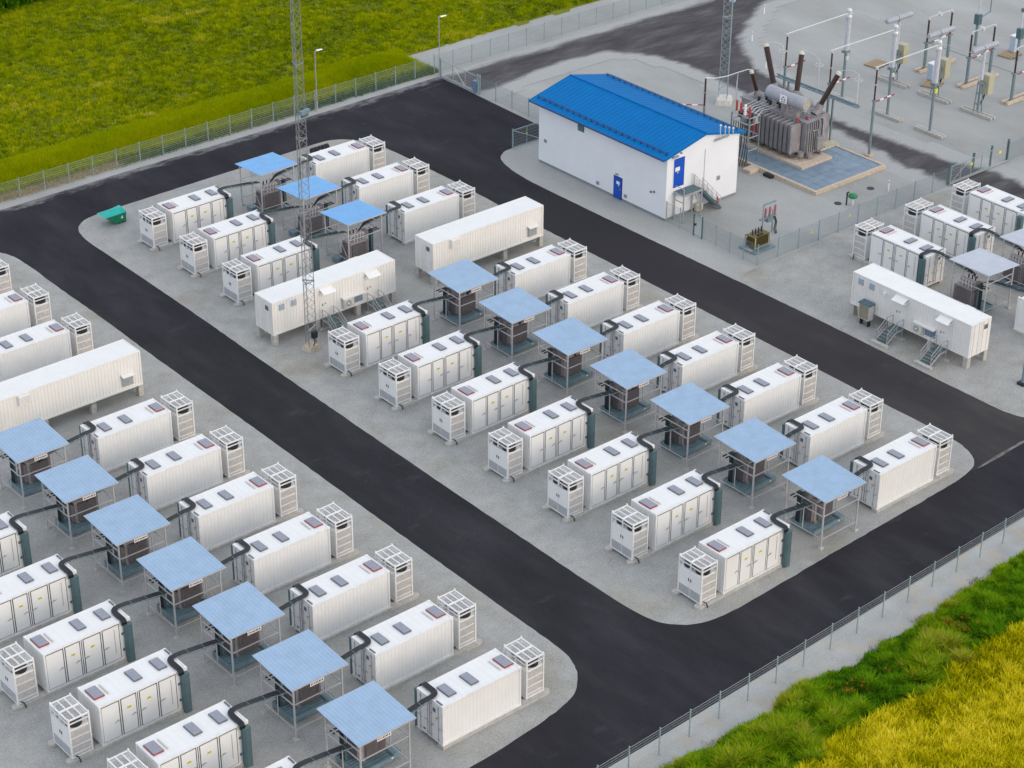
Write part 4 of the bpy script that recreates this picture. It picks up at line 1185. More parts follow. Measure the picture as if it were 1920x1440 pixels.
MB().box(-.08, .08, -6.3, -.1, .03, .13).obj('track_beam', galv, t)
MB().box(-.20, .18, -6.10, -5.5, .2, 1.3).obj('drive_box', mat('blue_grey_drive', (.16, .24, .36), .5), t)
t = thing('swing_gate', 'mesh gate wing with yellow sign between the building and black road', 'gate', (36.95, 64.9, .02))
gate_panel(t, (.05, 0), (5.2, -.05), .1, 1.9, 3, fence_m)
MB().box(-.05, .05, -.05, .05, 0, 2.05).obj('gate_post', fence_m, t)
MB().bar((.1, .02, 1.85), (3.4, .02, .2), .05).obj('brace', alu, t)
m = MB(); m.add([(1.55, -.06, 1.1), (1.85, -.06, 1.1), (1.7, -.06, 1.36), (1.55, -.04, 1.1), (1.85, -.04, 1.1), (1.7, -.04, 1.36)], [(0, 1, 2), (5, 4, 3), (0, 3, 4, 1), (1, 4, 5, 2), (2, 5, 3, 0)]); m.obj('warning_sign', yellow, t)
t = thing('small_gate', 'narrow steel gate in the fence beside the building corner', 'gate', (36.93, 39.7, .02))
for y in (-.52, .52): MB().box(-.06, .06, y-.06, y+.06, 0, 2.1).obj('gate_post', teal, t)
gate_panel(t, (0, -.45), (0, .45), .12, 1.9, 1, fence_m)
MB().box(-.09, .09, .30, .42, 1.0, 1.2).obj('lock_box', black, t)
t = thing('sliding_gate', 'sliding mesh gate across the site road in the substation fence', 'gate', (62.7, 32.7, .03))
gate_panel(t, (0, 0), (6.1, .05), .18, 1.85, 4, fence_m)
for x in (-.05, 3.5, 6.15, 8.65): MB().box(x-.08, x+.08, .10, .26, 0, 2.2).obj('gate_post', teal, t)
MB().bar((.3, -.05, .25), (2.2, -.05, 1.6), .05).obj('brace', galv, t)
MB().box(0, 8.6, -.08, .06, .04, .13).obj('track_beam', galv, t)
MB().bar((3.5, .18, 2.05), (8.6, .18, 2.1), .05).obj('top_rail', fence_m, t)
for i, (x, z) in enumerate(((3.0, 1.3), (7.2, 1.3))):
    m = MB(); m.box(x-.16, x+.16, -.04, -.02, z-.14, z+.14); m.obj('warning_sign', yellow, t)
for (x, y, lab) in ((43.55, 32.42, 'yellow triangle sign on the fence right of the olive transformer'), (48.6, 32.5, 'yellow triangle sign on the fence beside the green dome vent')):
    m = MB(); m.add([(-.16, -.03, 0), (.16, -.03, 0), (0, -.03, .28), (-.16, -.015, 0), (.16, -.015, 0), (0, -.015, .28)], [(0, 1, 2), (5, 4, 3), (0, 3, 4, 1), (1, 4, 5, 2), (2, 5, 3, 0)])
    o = m.obj('warning_sign', yellow); o.location = (x, y-.02, 1.15); tag(o, lab, 'sign', 'yellow warning signs on the fence')

# ------------------------------------------------------------------ lamp posts
def lamp(x, y, lab, rz=0):
    t = thing('lamp_post', lab, 'lamp post', (x, y, .01), rz, 'slim street lamps')
    MB().tube([(0, 0, 0), (0, 0, .9), (0, 0, .95), (0, 0, 6.3)], .08, 10, radii=[.10, .10, .06, .045]).obj('pole', galv, t)
    MB().bar((0, 0, 6.27), (.35, -.1, 6.33), .05).obj('arm', galv, t)
    MB().hexa([(.12, -.20, 6.33), (.80, -.28, 6.36), (.80, -.06, 6.36), (.12, .06, 6.33), (.16, -.16, 6.43), (.74, -.24, 6.43), (.74, -.10, 6.43), (.16, .02, 6.43)]).obj('lamp_head', alu, t)
    MB().tube([(0, 0, 0), (0, 0, .10)], .17, 12).obj('base', concrete, t)
lamp(28.05, 84.55, 'slim lamp post on the upper verge near the middle block')
lamp(43.48, 84.35, 'slim lamp post beside the entrance gate')
t = thing('steel_pole', 'blue grey steel pole on a black foot at the right edge', 'pole', (37.85, 5.0, .02))
MB().tube([(0, 0, .2), (0, 0, 7)], .13, 12, radii=[.15, .09]).obj('pole', tray_teal, t)
MB().box(-.32, .32, -.32, .32, 0, .22).obj('foot', black, t)

# ------------------------------------------------------------------ lattice masts
def mast(x, y, rz, H, side, mm, lab, foot, footm, box_z=None, taper=.75, secs=6.0):
    t = thing('lattice_mast', lab, 'mast', (x, y, .02), rz)
    tri = [(math.cos(a), math.sin(a)) for a in (R(90), R(210), R(330))]
    rad = lambda z: side/math.sqrt(3)*(1-(1-taper)*z/H)
    pt = lambda i, z: Vector((tri[i % 3][0]*rad(z), tri[i % 3][1]*rad(z), z))
    for i in range(3):
        MB().tube([pt(i, foot), pt(i, H)], .03, 6, radii=[.034, .024]).obj('leg', mm, t)
    n = int(H/.72)
    for i in range(3):
        m = MB()
        for k in range(n):
            za, zb = foot+.2+(H-foot-.3)*k/n, foot+.2+(H-foot-.3)*(k+1)/n
            a, b = (i, i+1) if k % 2 == 0 else (i+1, i)
            m.bar(pt(a, za), pt(b, zb), .019)
            if side > .85: m.bar(pt(b, za), pt(a, zb), .019)
        m.obj('bracing', mm, t)
    z = secs
    while z < H:
        m = MB()
        for i in range(3):
            m.bar(pt(i, z), pt(i+1, z), .05, .07); m.tube([pt(i, z-.07), pt(i, z+.07)], .065, 8)
        m.obj('flange', mm, t); z += secs
    return t
t = mast(-1.14, 44.74, R(12), 36, .88, mat('mast_steel', (.25, .26, .27), .5, metal=.2, var=.1), 'tall lattice mast on a concrete base in front of the long cabin', .35, concrete_w)
m = MB(); m.hexa([(-.62, -.50, 0), (.62, -.55, 0), (.58, .55, 0), (-.58, .5, 0), (-.52, -.42, .42), (.52, -.46, .40), (.50, .45, .42), (-.48, .42, .40)]); m.obj('base', concrete_w, t)
MB().box(-.22, .22, -.62, -.30, 1.2, 1.75).obj('junction_box', black, t)
MB().tube([(0, -.5, 1.2), (.02, -.45, .7), (0, -.3, .35)], .05, 6).obj('cable', cable_black, t)
MB().bar((-.5, -.3, 1.9), (.5, -.2, 2.1), .08).obj('cross_arm', galv, t)
bx = MB(); bx.box(-.50, .40, -.70, -.42, 20.2, 20.5); bx.obj('antenna_box', tray_teal, t)
MB().box(-.35, .3, -.62, -.42, 19.95, 20.15).obj('antenna_bracket', teal, t)
t = mast(60.95, 60.25, R(40), 33, 1.0, fence_m, 'tall grey green lattice mast on a white block behind the big transformer', .5, concrete, taper=.95, secs=9)
m = MB(); m.hexa([(-1.0, -.8, 0), (1.0, -.8, 0), (1.0, .8, 0), (-1.0, .8, 0), (-.85, -.66, .55), (.85, -.66, .55), (.85, .66, .55), (-.85, .66, .55)]); m.obj('base', mat('white_concrete', (.66, .63, .58), .8, var=.08), t)
MB().box(.55, 1.3, -.5, .1, 10.4, 11.6).obj('antenna_box', pale_blue_box, t)

# ------------------------------------------------------------------ control building
t = thing('control_building', 'white building with bright blue gable roof beside the black road', 'building', (41.4, 52.45, 0))
BO = (41.4, 52.45, 0)
X0, X1, Y0, Y1, ZE, ZR = 36.9, 45.9, 43.85, 61.05, 6.22, 7.28
w = MB(BO)
xm = (X0+X1)/2
w.add([(X0, Y0, .28), (X1, Y0, .28), (X1, Y0, ZE), (xm, Y0, ZR), (X0, Y0, ZE), (X0, Y1, .28), (X1, Y1, .28), (X1, Y1, ZE), (xm, Y1, ZR), (X0, Y1, ZE)],
      [(0, 1, 2, 3, 4), (9, 8, 7, 6, 5), (0, 4, 9, 5), (1, 6, 7, 2), (4, 3, 8, 9), (3, 2, 7, 8), (0, 5, 6, 1)])
w.obj('wall', bwall, t)
MB(BO).box(X0+.03, X1-.03, Y0+.03, Y1-.03, 0, .278).obj('plinth', bplinth, t)
sl = (ZR-ZE)/(xm-X0)
ya, yb = Y0-.22, Y1+.75
zt = lambda x: ZR+.10-sl*abs(x-xm)
for s in (-1, 1):
    xe = xm+s*5.1
    m = MB(BO)
    m.hexa([(xm, ya, zt(xm)-.08), (xe, ya, zt(xe)-.08), (xe, yb, zt(xe)-.08), (xm, yb, zt(xm)-.08), (xm, ya, zt(xm)), (xe, ya, zt(xe)), (xe, yb, zt(xe)), (xm, yb, zt(xm))])
    n = 34
    for i in range(n+1):
        y = ya+.02+(yb-ya-.04)*i/n
        m.bar((xm+s*.08, y, zt(xm+s*.08)+.012), (xe-s*.02, y, zt(xe-s*.02)+.012), .022, .012)
    rf = m.obj('roof', blue_roof, t)
    g = MB(BO); g.bar((xe+s*.05, ya+.02, zt(xe)-.07), (xe+s*.05, yb-.02, zt(xe)-.07), .13, .12); g.obj('gutter', blue_dk, rf)
    g = MB(BO); xs = xe-s*.75
    for dz in (.10, .22): g.tube([(xs, ya+.3, zt(xs)+dz), (xs, yb-.3, zt(xs)+dz)], .028, 6)
    for i in range(22):
        y = ya+.5+(yb-ya-1)*i/21; g.box(xs-.03, xs+.03, y-.025, y+.025, zt(xs)-.01, zt(xs)+.25); g.box(xs-.12, xs+.12, y-.10, y+.10, zt(xs)-.01, zt(xs)+.035)
    g.obj('snow_rail', blue_dk, rf)
    b = MB(BO)
    for yy in (ya-.012, yb+.012): b.bar((xm, yy, zt(xm)-.07), (xe, yy, zt(xe)-.07), .02, .20)
    b.obj('barge_board', blue_roof, rf)
MB(BO).tube([(xm, ya, ZR+.12), (xm, yb, ZR+.12)], .08, 8).obj('ridge_cap', blue_roof, t)
m = MB(BO)
for x, y in ((X0-.01, Y0-.01), (X1-.09, Y0-.01)): m.box(x, x+.10, y, y+.10, .27, ZE-.12)
m.obj('corner_trim', white_ins, t)
def wallbox(name, y0, y1, z0, z1, mm, d=.05, par=t, lab=None):
    o = MB(BO).box(X0-d, X0-.002, y0, y1, z0, z1).obj(name, mm, par)
    if lab: o['label'] = lab
    return o
fr = wallbox('door_frame', 49.48, 50.62, .10, 2.26, blue_dk, .03, lab='door frame in the long wall')
d = wallbox('door', 49.56, 50.54, .16, 2.18, blue_door, .06, lab='lower blue door in the long wall')
MB(BO).box(X0-.066, X0-.0605, 49.78, 50.20, 1.52, 1.82).obj('door_sign', white_ins, d)
m = MB(BO); m.add([(X0-.066, 49.82, 1.44), (X0-.066, 50.02, 1.44), (X0-.066, 49.92, 1.30), (X0-.061, 49.82, 1.44), (X0-.061, 50.02, 1.44), (X0-.061, 49.92, 1.30)], [(0, 1, 2), (5, 4, 3), (0, 3, 4, 1), (1, 4, 5, 2), (2, 5, 3, 0)]); m.obj('warning_label', yellow, d)
MB(BO).box(X0-.10, X0-.061, 49.64, 49.70, 1.05, 1.2).obj('handle', galv, d)
wallbox('wall_lamp', 50.05, 50.30, 2.42, 2.54, galv, .16)
v = wallbox('louvre', 54.78, 55.60, 5.02, 5.80, teal, .06)
g = MB(BO)
for j in range(6): g.bar((X0-.075, 54.82, 5.09+j*.125), (X0-.075, 55.56, 5.09+j*.125), .035, .05)
g.obj('louvre_blade', tray_teal, v)
for (y0, y1, z0, z1) in ((59.92, 60.27, 2.30, 2.60), (52.56, 52.92, .55, .87), (48.82, 49.18, .55, .85)):
    v = wallbox('wall_vent', y0, y1, z0, z1, grille_m, .05)
    g = MB(BO)
    for j in range(3): g.box(X0-.058, X0-.0505, y0+.03, y1-.03, z0+.04+j*.09, z0+.07+j*.09)
    g.obj('vent_slot', dkgrey, v)
for (y0, y1, z0, z1) in ((52.58, 52.86, 5.78, 6.02), (59.86, 60.12, 5.84, 6.04), (44.66, 44.92, 5.74, 5.94)):
    wallbox('security_camera', y0, y1, z0, z1, dkgrey, .22)
for y, z in ((45.72, 2.28), (45.33, 2.42)):
    MB(BO).tube([(X0-.10, y, z), (X0-.003, y, z)], .10, 10).obj('cable_gland', dkgrey, t)
# gable door, vents, pipes
fr = MB(BO).box(37.62, 39.10, Y0-.03, Y0-.002, 2.98, 5.92).obj('door_frame', white_ins, t)
d = MB(BO).box(37.72, 39.0, Y0-.07, Y0-.031, 3.05, 5.80).obj('door', blue_door, t); d['label'] = 'tall blue door above the platform'
MB(BO).box(37.86, 38.42, Y0-.078, Y0-.0705, 4.60, 4.98).obj('door_sign', white_ins, d)
m = MB(BO); m.add([(38.05, Y0-.078, 4.52), (38.30, Y0-.078, 4.52), (38.18, Y0-.078, 4.34), (38.05, Y0-.071, 4.52), (38.30, Y0-.071, 4.52), (38.18, Y0-.071, 4.34)], [(0, 1, 2), (5, 4, 3), (0, 3, 4, 1), (1, 4, 5, 2), (2, 5, 3, 0)]); m.obj('warning_label', yellow, d)
MB(BO).box(37.45, 38.15, Y0-.20, Y0-.003, 5.97, 6.12).obj('wall_lamp', galv, t)
MB(BO).box(38.44, 38.58, Y0-.14, Y0-.003, 6.18, 6.28).obj('security_camera', dkgrey, t)
MB(BO).tube([(41.58, Y0-.04, .3), (41.58, Y0-.04, 5.75)], .025, 8).obj('conduit', off_grey, t)
v = MB(BO).box(43.26, 43.66, Y0-.05, Y0-.003, 2.22, 2.62).obj('wall_vent', grille_m, t)
g = MB(BO)
for j in range(3): g.box(43.29, 43.63, Y0-.058, Y0-.0505, 2.27+j*.11, 2.31+j*.11)
g.obj('vent_slot', dkgrey, v)
a = MB(BO).box(40.45, 41.25, Y0-.45, Y0-.12, .10, .80).obj('air_conditioner', cream, t)
MB(BO).tube([(40.72, Y0-.455, .45), (40.72, Y0-.475, .45)], .24, 16).obj('fan_grille', grille_m, a)
MB(BO).box(41.75, 41.95, Y0-.10, Y0-.003, 1.25, 1.6).obj('meter_box', dkgrey, t)
for i, x in enumerate((43.1, 43.72, 44.22, 44.75)):
    z1 = (7.55, 7.25, 7.05, 6.85)[i]
    m = MB(BO); m.tube([(x, Y0-.28, 6.35), (x, Y0-.28, z1), (x, Y0-.28, z1+.05)], .05, 8); m.tube([(x, Y0-.28, z1+.04), (x, Y0-.28, z1+.14), (x, Y0-.28, z1+.26)], .1, 10, radii=[.08, .12, .03]); m.obj('vent_pipe', alu, t)
m = MB(BO)
for z in (6.42, 6.30): m.bar((42.6, Y0-.20, z), (44.2, Y0-.20, z-.0), .06)
for x in (42.75, 43.4, 44.05): m.bar((x, Y0-.24, 6.24), (x, Y0-.003, 6.36), .05)
m.obj('cable_tray', galv, t)
# platform and stair
t = thing('access_platform', 'grey steel platform and stair below the tall blue gable door', 'platform', (39.0, 43.0, .02))
PO = (39.0, 43.0, .02)
MB(PO).box(37.85, 40.12, 42.55, 43.72, 2.70, 2.76).obj('deck', teal, t)
m = MB(PO)
for a, b in (((37.83, 42.52, 2.66), (40.14, 42.52, 2.66)), ((37.83, 43.75, 2.66), (40.14, 43.75, 2.66)), ((37.83, 42.52, 2.66), (37.83, 43.75, 2.66)), ((40.14, 42.52, 2.66), (40.14, 43.75, 2.66))): m.bar(a, b, .06, .16)
m.obj('deck_frame', galv, t)
for x, y in ((37.87, 42.56), (40.10, 42.56), (37.87, 43.7), (40.10, 43.7)):
    MB(PO).box(x-.05, x+.05, y-.05, y+.05, .02, 2.58).obj('leg', galv, t)
m = MB(PO); m.bar((37.87, 42.6, 1.95), (37.87, 43.7, 1.95), .06); m.bar((37.87, 42.6, .55), (37.87, 43.7, .55), .06); m.bar((40.1, 42.6, .9), (40.1, 43.7, 2.4), .05); m.obj('brace', galv, t)
nst = 13
for i in range(nst):
    x = 40.30+i*.19; z = 2.52-i*.193
    MB(PO).box(x-.11, x+.11, 42.62, 43.58, z-.02, z+.02).obj('tread', teal, t)
for y in (42.58, 43.62):
    MB(PO).bar((40.16, y, 2.66), (42.72, y, .06), .05, .22).obj('stringer', teal, t)
    m = MB(PO)
    for f in (0, .25, .5, .75, 1):
        x = 40.2+2.45*f; z = 2.66-2.5*f; m.bar((x, y, z), (x, y, z+1.05), .04)
    m.bar((40.2, y, 3.71), (42.65, y, 1.21), .045); m.bar((40.2, y, 3.36), (42.65, y, .86), .03); m.bar((40.2, y, 3.05), (42.65, y, .55), .03)
    m.obj('handrail', galv_lt, t)
m = MB(PO)
for x in (40.12,): 
    for y in (42.56, 43.65): m.bar((x, y, 2.76), (x, y, 3.85), .045)
m.bar((40.12, 43.68, 3.82), (39.95, 43.7, 3.82), .04)
for x in (37.87,):
    m.bar((x, 42.56, 2.76), (x, 42.56, 3.3), .04)
m.bar((37.87, 42.56, 3.3), (37.87, 43.7, 3.3), .04)
m.obj('guard_rail', galv_lt, t)
t = thing('fire_extinguisher', 'red fire extinguisher stand at the foot of the grey stair', 'fire extinguisher', (43.15, 43.5, .02))
MB().tube([(0, 0, 0), (0, 0, .55), (0, 0, .70)], .12, 12, radii=[.13, .13, .05]).obj('cylinder', redp, t)
MB().box(-.03, .03, -.03, .03, .70, .82).obj('valve', black, t)
pole_m = mat('blue_grey_pole_paint', (0.19, 0.255, 0.275), 0.5, metal=0.15, var=0.1)
# ------------------------------------------------------------------ big transformer on its pit
t = thing('oil_pit', 'concrete oil pit covered with blue grey grating around the big transformer', 'pit', (56.2, 46.5, .02))
QO = (56.2, 46.5, .02)
px0, px1, py0, py1 = 51.35, 61.05, 38.95, 55.0
for a in ((px0, px1, py0, py0+.28), (px0, px1, py1-.28, py1), (px0, px0+.28, py0+.28, py1-.28), (px1-.28, px1, py0+.28, py1-.28)):
    MB(QO).box(a[0], a[1], a[2], a[3], 0.02, .40).obj('rim', concrete_w, t)
npan = 0
for i in range(8):
    for j in range(13):
        x = px0+.30+i*1.14; y = py0+.30+j*1.187
        if y > 45.4 and 54.2 < x < 61: continue
        m = MB(QO).box(x, x+1.12, y, y+1.165, .27+.004*random.random(), .32+.006*random.random())
        m.obj('grating_panel', pit_blue, t)
MB(QO).box(54.15, 58.35, 43.3, 54.5, .02, .56).obj('plinth', concrete_w, t)
MB(QO).box(58.36, 61.35, 45.15, 54.5, .02, .50).obj('plinth', mat('yellowish_concrete', (.55, .50, .36), .85, var=.1), t)
MB(QO).box(50.9, 51.34, 44.2, 45.2, .02, .3).obj('drain_box', black, t)

t = thing('power_transformer', 'big grey power transformer with brown bushings behind the building', 'transformer', (57.0, 48.5, .58))
TO = (57.0, 48.5, .58)
m = MB(TO); m.box(55.95, 58.25, 44.75, 53.2, .95, 4.05); m.box(55.85, 58.35, 44.65, 53.3, 4.05, 4.17); m.obj('tank', btrafo, t)
m = MB(TO)
for x in (56.2, 57.9): m.box(x-.16, x+.16, 44.3, 53.4, .58, .80)
for y in (44.9, 47.5, 50.1, 52.7): m.box(55.2, 58.9, y-.15, y+.15, .80, .95)
m.tube([(55.3, 44.6, .95), (55.3, 44.6, 1.4)], .28, 12); m.tube([(56.2, 44.35, .80), (56.2, 44.35, 1.15)], .3, 12)
m.obj('skid', btrafo, t)
for i in range(8):
    x = 56.15+i*.285
    MB(TO).box(x-.06, x+.06, 44.55, 44.748, .96, 4.0).obj('stiffener', btrafo, t)
for s, xa, xb in ((0, 54.42, 55.80), (1, 58.42, 59.72)):
    for i in range(11):
        y = 45.25+i*.57
        m = MB(TO)
        for j in range(5): 
            yy = y+j*.072; m.box(xa, xb, yy, yy+.045, 1.22, 3.88)
        m.box(xa+.1, xb-.1, y+.02, y+.31, 3.885, 3.97); m.box(xa+.1, xb-.1, y+.02, y+.31, 1.12, 1.215)
        m.obj('radiator', btrafo, t)
for z in (1.16, 3.93):
    m = MB(TO); m.tube([(55.88, 45.2, z), (55.88, 51.6, z)], .09, 8); m.tube([(58.36, 45.2, z), (58.36, 51.6, z)], .06, 8); m.obj('oil_header', btrafo, t)
for i in range(5):
    y = 45.6+i*1.3
    MB(TO).tube([(55.1, y, .72), (55.1, y, 1.02)], .36, 14).obj('cooling_fan', mat('fan_grey', (.14, .135, .14), .5) if i == 0 else MATS['fan_grey'], t)
c = MB(TO); c.tube([(56.15, 45.15, 5.75), (56.15, 45.22, 5.75), (56.15, 47.0, 5.75), (56.15, 47.02, 5.75), (56.15, 48.0, 5.75), (56.15, 48.02, 5.75), (56.15, 49.83, 5.75), (56.15, 49.9, 5.75)], .62, 22, radii=[.56, .62, .62, .57, .57, .62, .62, .56])
c = c.obj('conservator', btrafo_l, t)
m = MB(TO)
for y in (46.0, 48.9): m.tube([(56.15, y-.03, 5.75), (56.15, y+.03, 5.75)], .645, 22)
m.obj('band', btrafo_l, c)
MB(TO).tube([(56.15, 45.06, 5.75), (56.15, 45.149, 5.75)], .53, 22).obj('end_plate', mat('end_plate_tan', (.42,.37,.33), .5), c)
m = MB(TO); m.box(55.9, 56.4, 46.0, 46.45, 4.17, 5.22); m.obj('conservator_leg', btrafo, t)
m = MB(TO); m.box(55.9, 56.4, 47.55, 48.05, 4.17, 5.22); m.obj('conservator_leg', btrafo, t)
sg = MB(TO).box(55.42, 55.45, 46.95, 47.85, 5.42, 6.22).obj('maker_sign', white_ins, t)
e = MB(TO)
def tri_(m, a, b, c, x=55.405, dx=.012):
    P_ = [(x, *a), (x, *b), (x, *c), (x+dx, *a), (x+dx, *b), (x+dx, *c)]
    m.add(P_, [(0, 1, 2), (5, 4, 3), (0, 3, 4, 1), (1, 4, 5, 2), (2, 5, 3, 0)])
tri_(e, (47.56, 5.95), (47.24, 5.95), (47.40, 6.12)); tri_(e, (47.70, 5.72), (47.44, 5.72), (47.57, 5.90)); tri_(e, (47.36, 5.72), (47.10, 5.72), (47.23, 5.90))
for i in range(5): e.box(55.405, 55.417, 47.12+i*.115, 47.12+i*.115+.075, 5.50, 5.60)
e.obj('emblem', dkgrey, sg)
def bushing(p, q, r, name='bushing'):
    p = Vector(p); q = Vector(q); d = (q-p).normalized()
    b = MB(TO); b.insul(p+d*.35, q-d*.35, r*.95, 30, n=14, core=.82); b = b.obj(name, porcelain, t)
    MB(TO).tube([p-d*.25, p+d*.35], r*1.25, 14).obj('turret', btrafo, b)
    MB(TO).tube([q-d*.36, q-d*.12, q], r*.85, 12, radii=[r*.9, r*.9, r*.35]).obj('cap', cream, b)
for x, y in ((58.75, 51.6), (58.8, 48.8), (58.5, 45.6)):
    MB(TO).tube([(57.9, y, 4.17), (58.3, y+.0, 4.45), (x, y, 4.75)], .42, 14).obj('bushing_turret', btrafo, t)
bushing((58.9, 51.75, 4.75), (60.0, 54.25, 8.25), .31)
bushing((58.9, 48.9, 4.9), (60.45, 49.95, 8.65), .31)
bushing((58.65, 45.7, 4.7), (60.25, 44.9, 8.15), .31)
MB(TO).tube([(56.75, 51.85, 4.17), (56.75, 51.88, 4.6)], .36, 14).obj('bushing_turret', btrafo, t)
bushing((56.73, 51.9, 4.65), (56.2, 52.45, 7.05), .23)
# pipework, valves and boxes that crowd the cover
m = MB(TO)
for x in (56.6, 57.0, 57.4): m.tube([(x, 45.0, 4.26), (x+.1, 48, 4.34), (x, 52.8, 4.30)], .05, 6)
m.tube([(56.15, 48.6, 5.2), (56.6, 48.8, 4.7), (57.1, 49.4, 4.35)], .07, 8)
m.tube([(57.75, 44.5, 4.3), (57.9, 44.45, 4.25), (58.0, 44.45, 3.9), (58.0, 44.45, 1.1)], .06, 8)
m.tube([(57.45, 44.5, 4.3), (57.5, 44.42, 3.9), (57.5, 44.42, .9)], .05, 8)
m.tube([(56.7, 44.5, 3.2), (57.3, 44.40, 3.2), (57.3, 44.40, 1.2)], .04, 6)
m.obj('pipework', galv, t)
m = MB(TO)
for i in range(9):
    y = 48.4+i*.5; m.tube([(56.45+.25*(i % 3), y, 4.17), (56.45+.25*(i % 3), y, 4.55+.12*(i % 2))], .13, 10)
m.obj('relief_valve', black, t)
m = MB(TO)
for i in range(6): m.box(57.2+.2*(i % 2), 57.6+.2*(i % 2), 46.2+i*.9, 46.6+i*.9, 4.17, 4.42+.1*(i % 3))
m.obj('cover_box', galv, t)
MB(TO).box(57.05, 57.85, 44.15, 44.5, 1.3, 2.5).obj('control_box', btrafo, t)
m = MB(TO)
for x in (58.12, 58.30): m.bar((x, 44.5, .95), (x, 44.5, 4.5), .05)
for i in range(14): m.bar((58.12, 44.5, 1.1+i*.24), (58.30, 44.5, 1.1+i*.24), .03)
m.obj('ladder', galv_lt, t)
for y, x in ((45.55, 55.6), (45.3, 56.6)):
    MB(TO).tube([(x, y, 4.18), (x, y, 4.42), (x, y, 4.5)], .17, 12, radii=[.17, .17, .06]).obj('red_relay', redp, t)
# arrester beam over the far edge of the tank
t2 = thing('arrester_beam', 'long steel beam carrying three thin grey arresters behind the big transformer', 'busbar frame', (61.2, 48.3, 0))
AO = (61.2, 48.3, 0)
m = MB(AO)
for dz, dx in ((0, 0), (.0, .35), (.22, .18)): m.tube([(61.0+dx, 43.0, 4.85+dz), (61.0+dx, 53.6, 4.85+dz)], .065, 8)
for i in range(12): m.box(60.95, 61.42, 43.1+i*.93, 43.18+i*.93, 4.80, 4.90)
m.obj('beam', tray_teal, t2)
for y in (46.2, 52.0): MB(AO).box(61.1, 61.25, y-.07, y+.07, .5, 4.79).obj('support', pole_m, t2)
for i, (y, q) in enumerate(((43.35, (60.25, 44.9, 8.15)), (48.3, (60.45, 49.95, 8.65)), (53.1, (60.0, 54.25, 8.25)))):
    a = MB(AO); a.insul((61.2, y, 4.92), (61.2, y, 8.05), .10, 18, n=8); a = a.obj('arrester', ins_grey, t2)
    m = MB(AO); ring = [(61.2+.42*math.cos(k*PI/8), y+.42*math.sin(k*PI/8), 7.55) for k in range(17)]
    m.tube(ring, .022, 6, cap=False); m.bar((60.8, y, 7.55), (61.6, y, 7.55), .02); m.obj('grading_ring', alu, a)
    m = MB(AO); p = Vector((61.2, y, 8.08)); qv = Vector(q); md = p.lerp(qv, .5)+Vector((0, 0, .28)); m.tube([p, p.lerp(md, .6)+Vector((0, 0, .08)), md, md.lerp(qv, .6)+Vector((0, 0, .05)), qv], .022, 6); m.obj('lead', alu, a)
# cable sealing ends between the building and the transformer
t3 = thing('sealing_end_rack', 'steel rack with red insulators between the building and the big transformer', 'rack', (51.9, 48.6, .02))
SO = (51.9, 48.6, .02)
for x in (51.2, 52.6):
    for y in (47.6, 49.9): MB(SO).box(x-.05, x+.05, y-.05, y+.05, .02, 4.9).obj('post', pole_m, t3)
m = MB(SO)
for z in (1.6, 2.9, 4.2, 4.88):
    for x in (51.2, 52.6): m.bar((x, 47.65, z), (x, 49.85, z), .08)
    for y in (47.6, 49.9): m.bar((51.25, y, z), (52.55, y, z), .08)
m.obj('beam', galv, t3)
for i in range(4):
    y = 47.75+i*.65
    a = MB(SO); a.insul((51.3+.1*i, y, 4.95), (51.3+.1*i, y, 6.0), .15, 6, n=10); a.obj('insulator', red_ins if i % 4 != 1 else white_ins, t3)
    if i < 2: MB(SO).insul((52.6, y, 3.0), (52.6, y, 4.0), .14, 6, n=10).obj('insulator', red_ins, t3)
    MB(SO).box(52.0, 52.35, y-.16, y+.16, 4.2, 4.75).obj('cable_box', black if i % 2 else galv, t3)
for i in range(8):
    y = 47.65+i*.29
    m = MB(SO); m.tube([(51.3, y, 4.2), (51.25+.05*(i % 3), y, 2.4), (51.0, y-.1, .9), (50.7, y-.15, .1)], .045, 6); m.obj('cable', cable_black, t3)
m = MB(SO)
for i in range(6): m.tube([(52.4, 47.7+i*.4, 4.9), (53.2, 47.9+i*.4, 5.1), (55.0, 48.6+i*.45, 4.6), (56.3, 49.0+i*.5, 4.35)], .035, 6)
m.obj('busbar', alu, t3)
o = MB().box(-.9, .6, -.5, .5, 0, .35).obj('kerb_block', concrete_w); o.location = (51.0, 46.6, .02); tag(o, 'tan concrete block at the foot of the sealing end rack', 'concrete block')
# neutral bushing line
t4 = thing('neutral_post', 'single brown insulator post with white tube behind the blue roof', 'insulator post', (52.4, 54.7, .02))
NO = (52.4, 54.7, .02)
MB(NO).tube([(52.4, 54.7, .02), (52.4, 54.7, 3.6)], .11, 10).obj('pole', pole_m, t4)
b = MB(NO); b.insul((52.4, 54.7, 3.65), (52.4, 54.7, 6.4), .13, 14, n=10); b.obj('insulator', porcelain, t4)
MB(NO).box(52.25, 52.55, 54.6, 54.8, 4.98, 5.06).obj('flange', galv, t4)
m = MB(NO); m.tube([(52.4, 54.7, 6.5), (53.3, 54.3, 6.35), (54.3, 53.8, 6.45), (55.3, 53.2, 6.8), (56.0, 52.7, 7.05), (56.2, 52.45, 7.05)], .05, 8); m.obj('tube', alu, t4)
m = MB(NO); m.tube([(55.0, 53.4, 6.7), (55.5, 53.5, 6.62), (55.75, 53.7, 6.3), (55.75, 53.75, 5.6)], .045, 8); m.insul((55.75, 53.75, 5.6), (55.75, 53.75, 3.6), .09, 12, n=8); m.obj('arrester', ins_grey, t4)
bar = MB(NO)
for k in range(5): bar.bar((50.2+.42*k, 56.6-.38*k, 3.75), (50.2+.42*(k+1), 56.6-.38*(k+1), 3.75), .09, .09, mi=k % 2)
bar.obj('barrier_board', [redp, white_ins], t4)

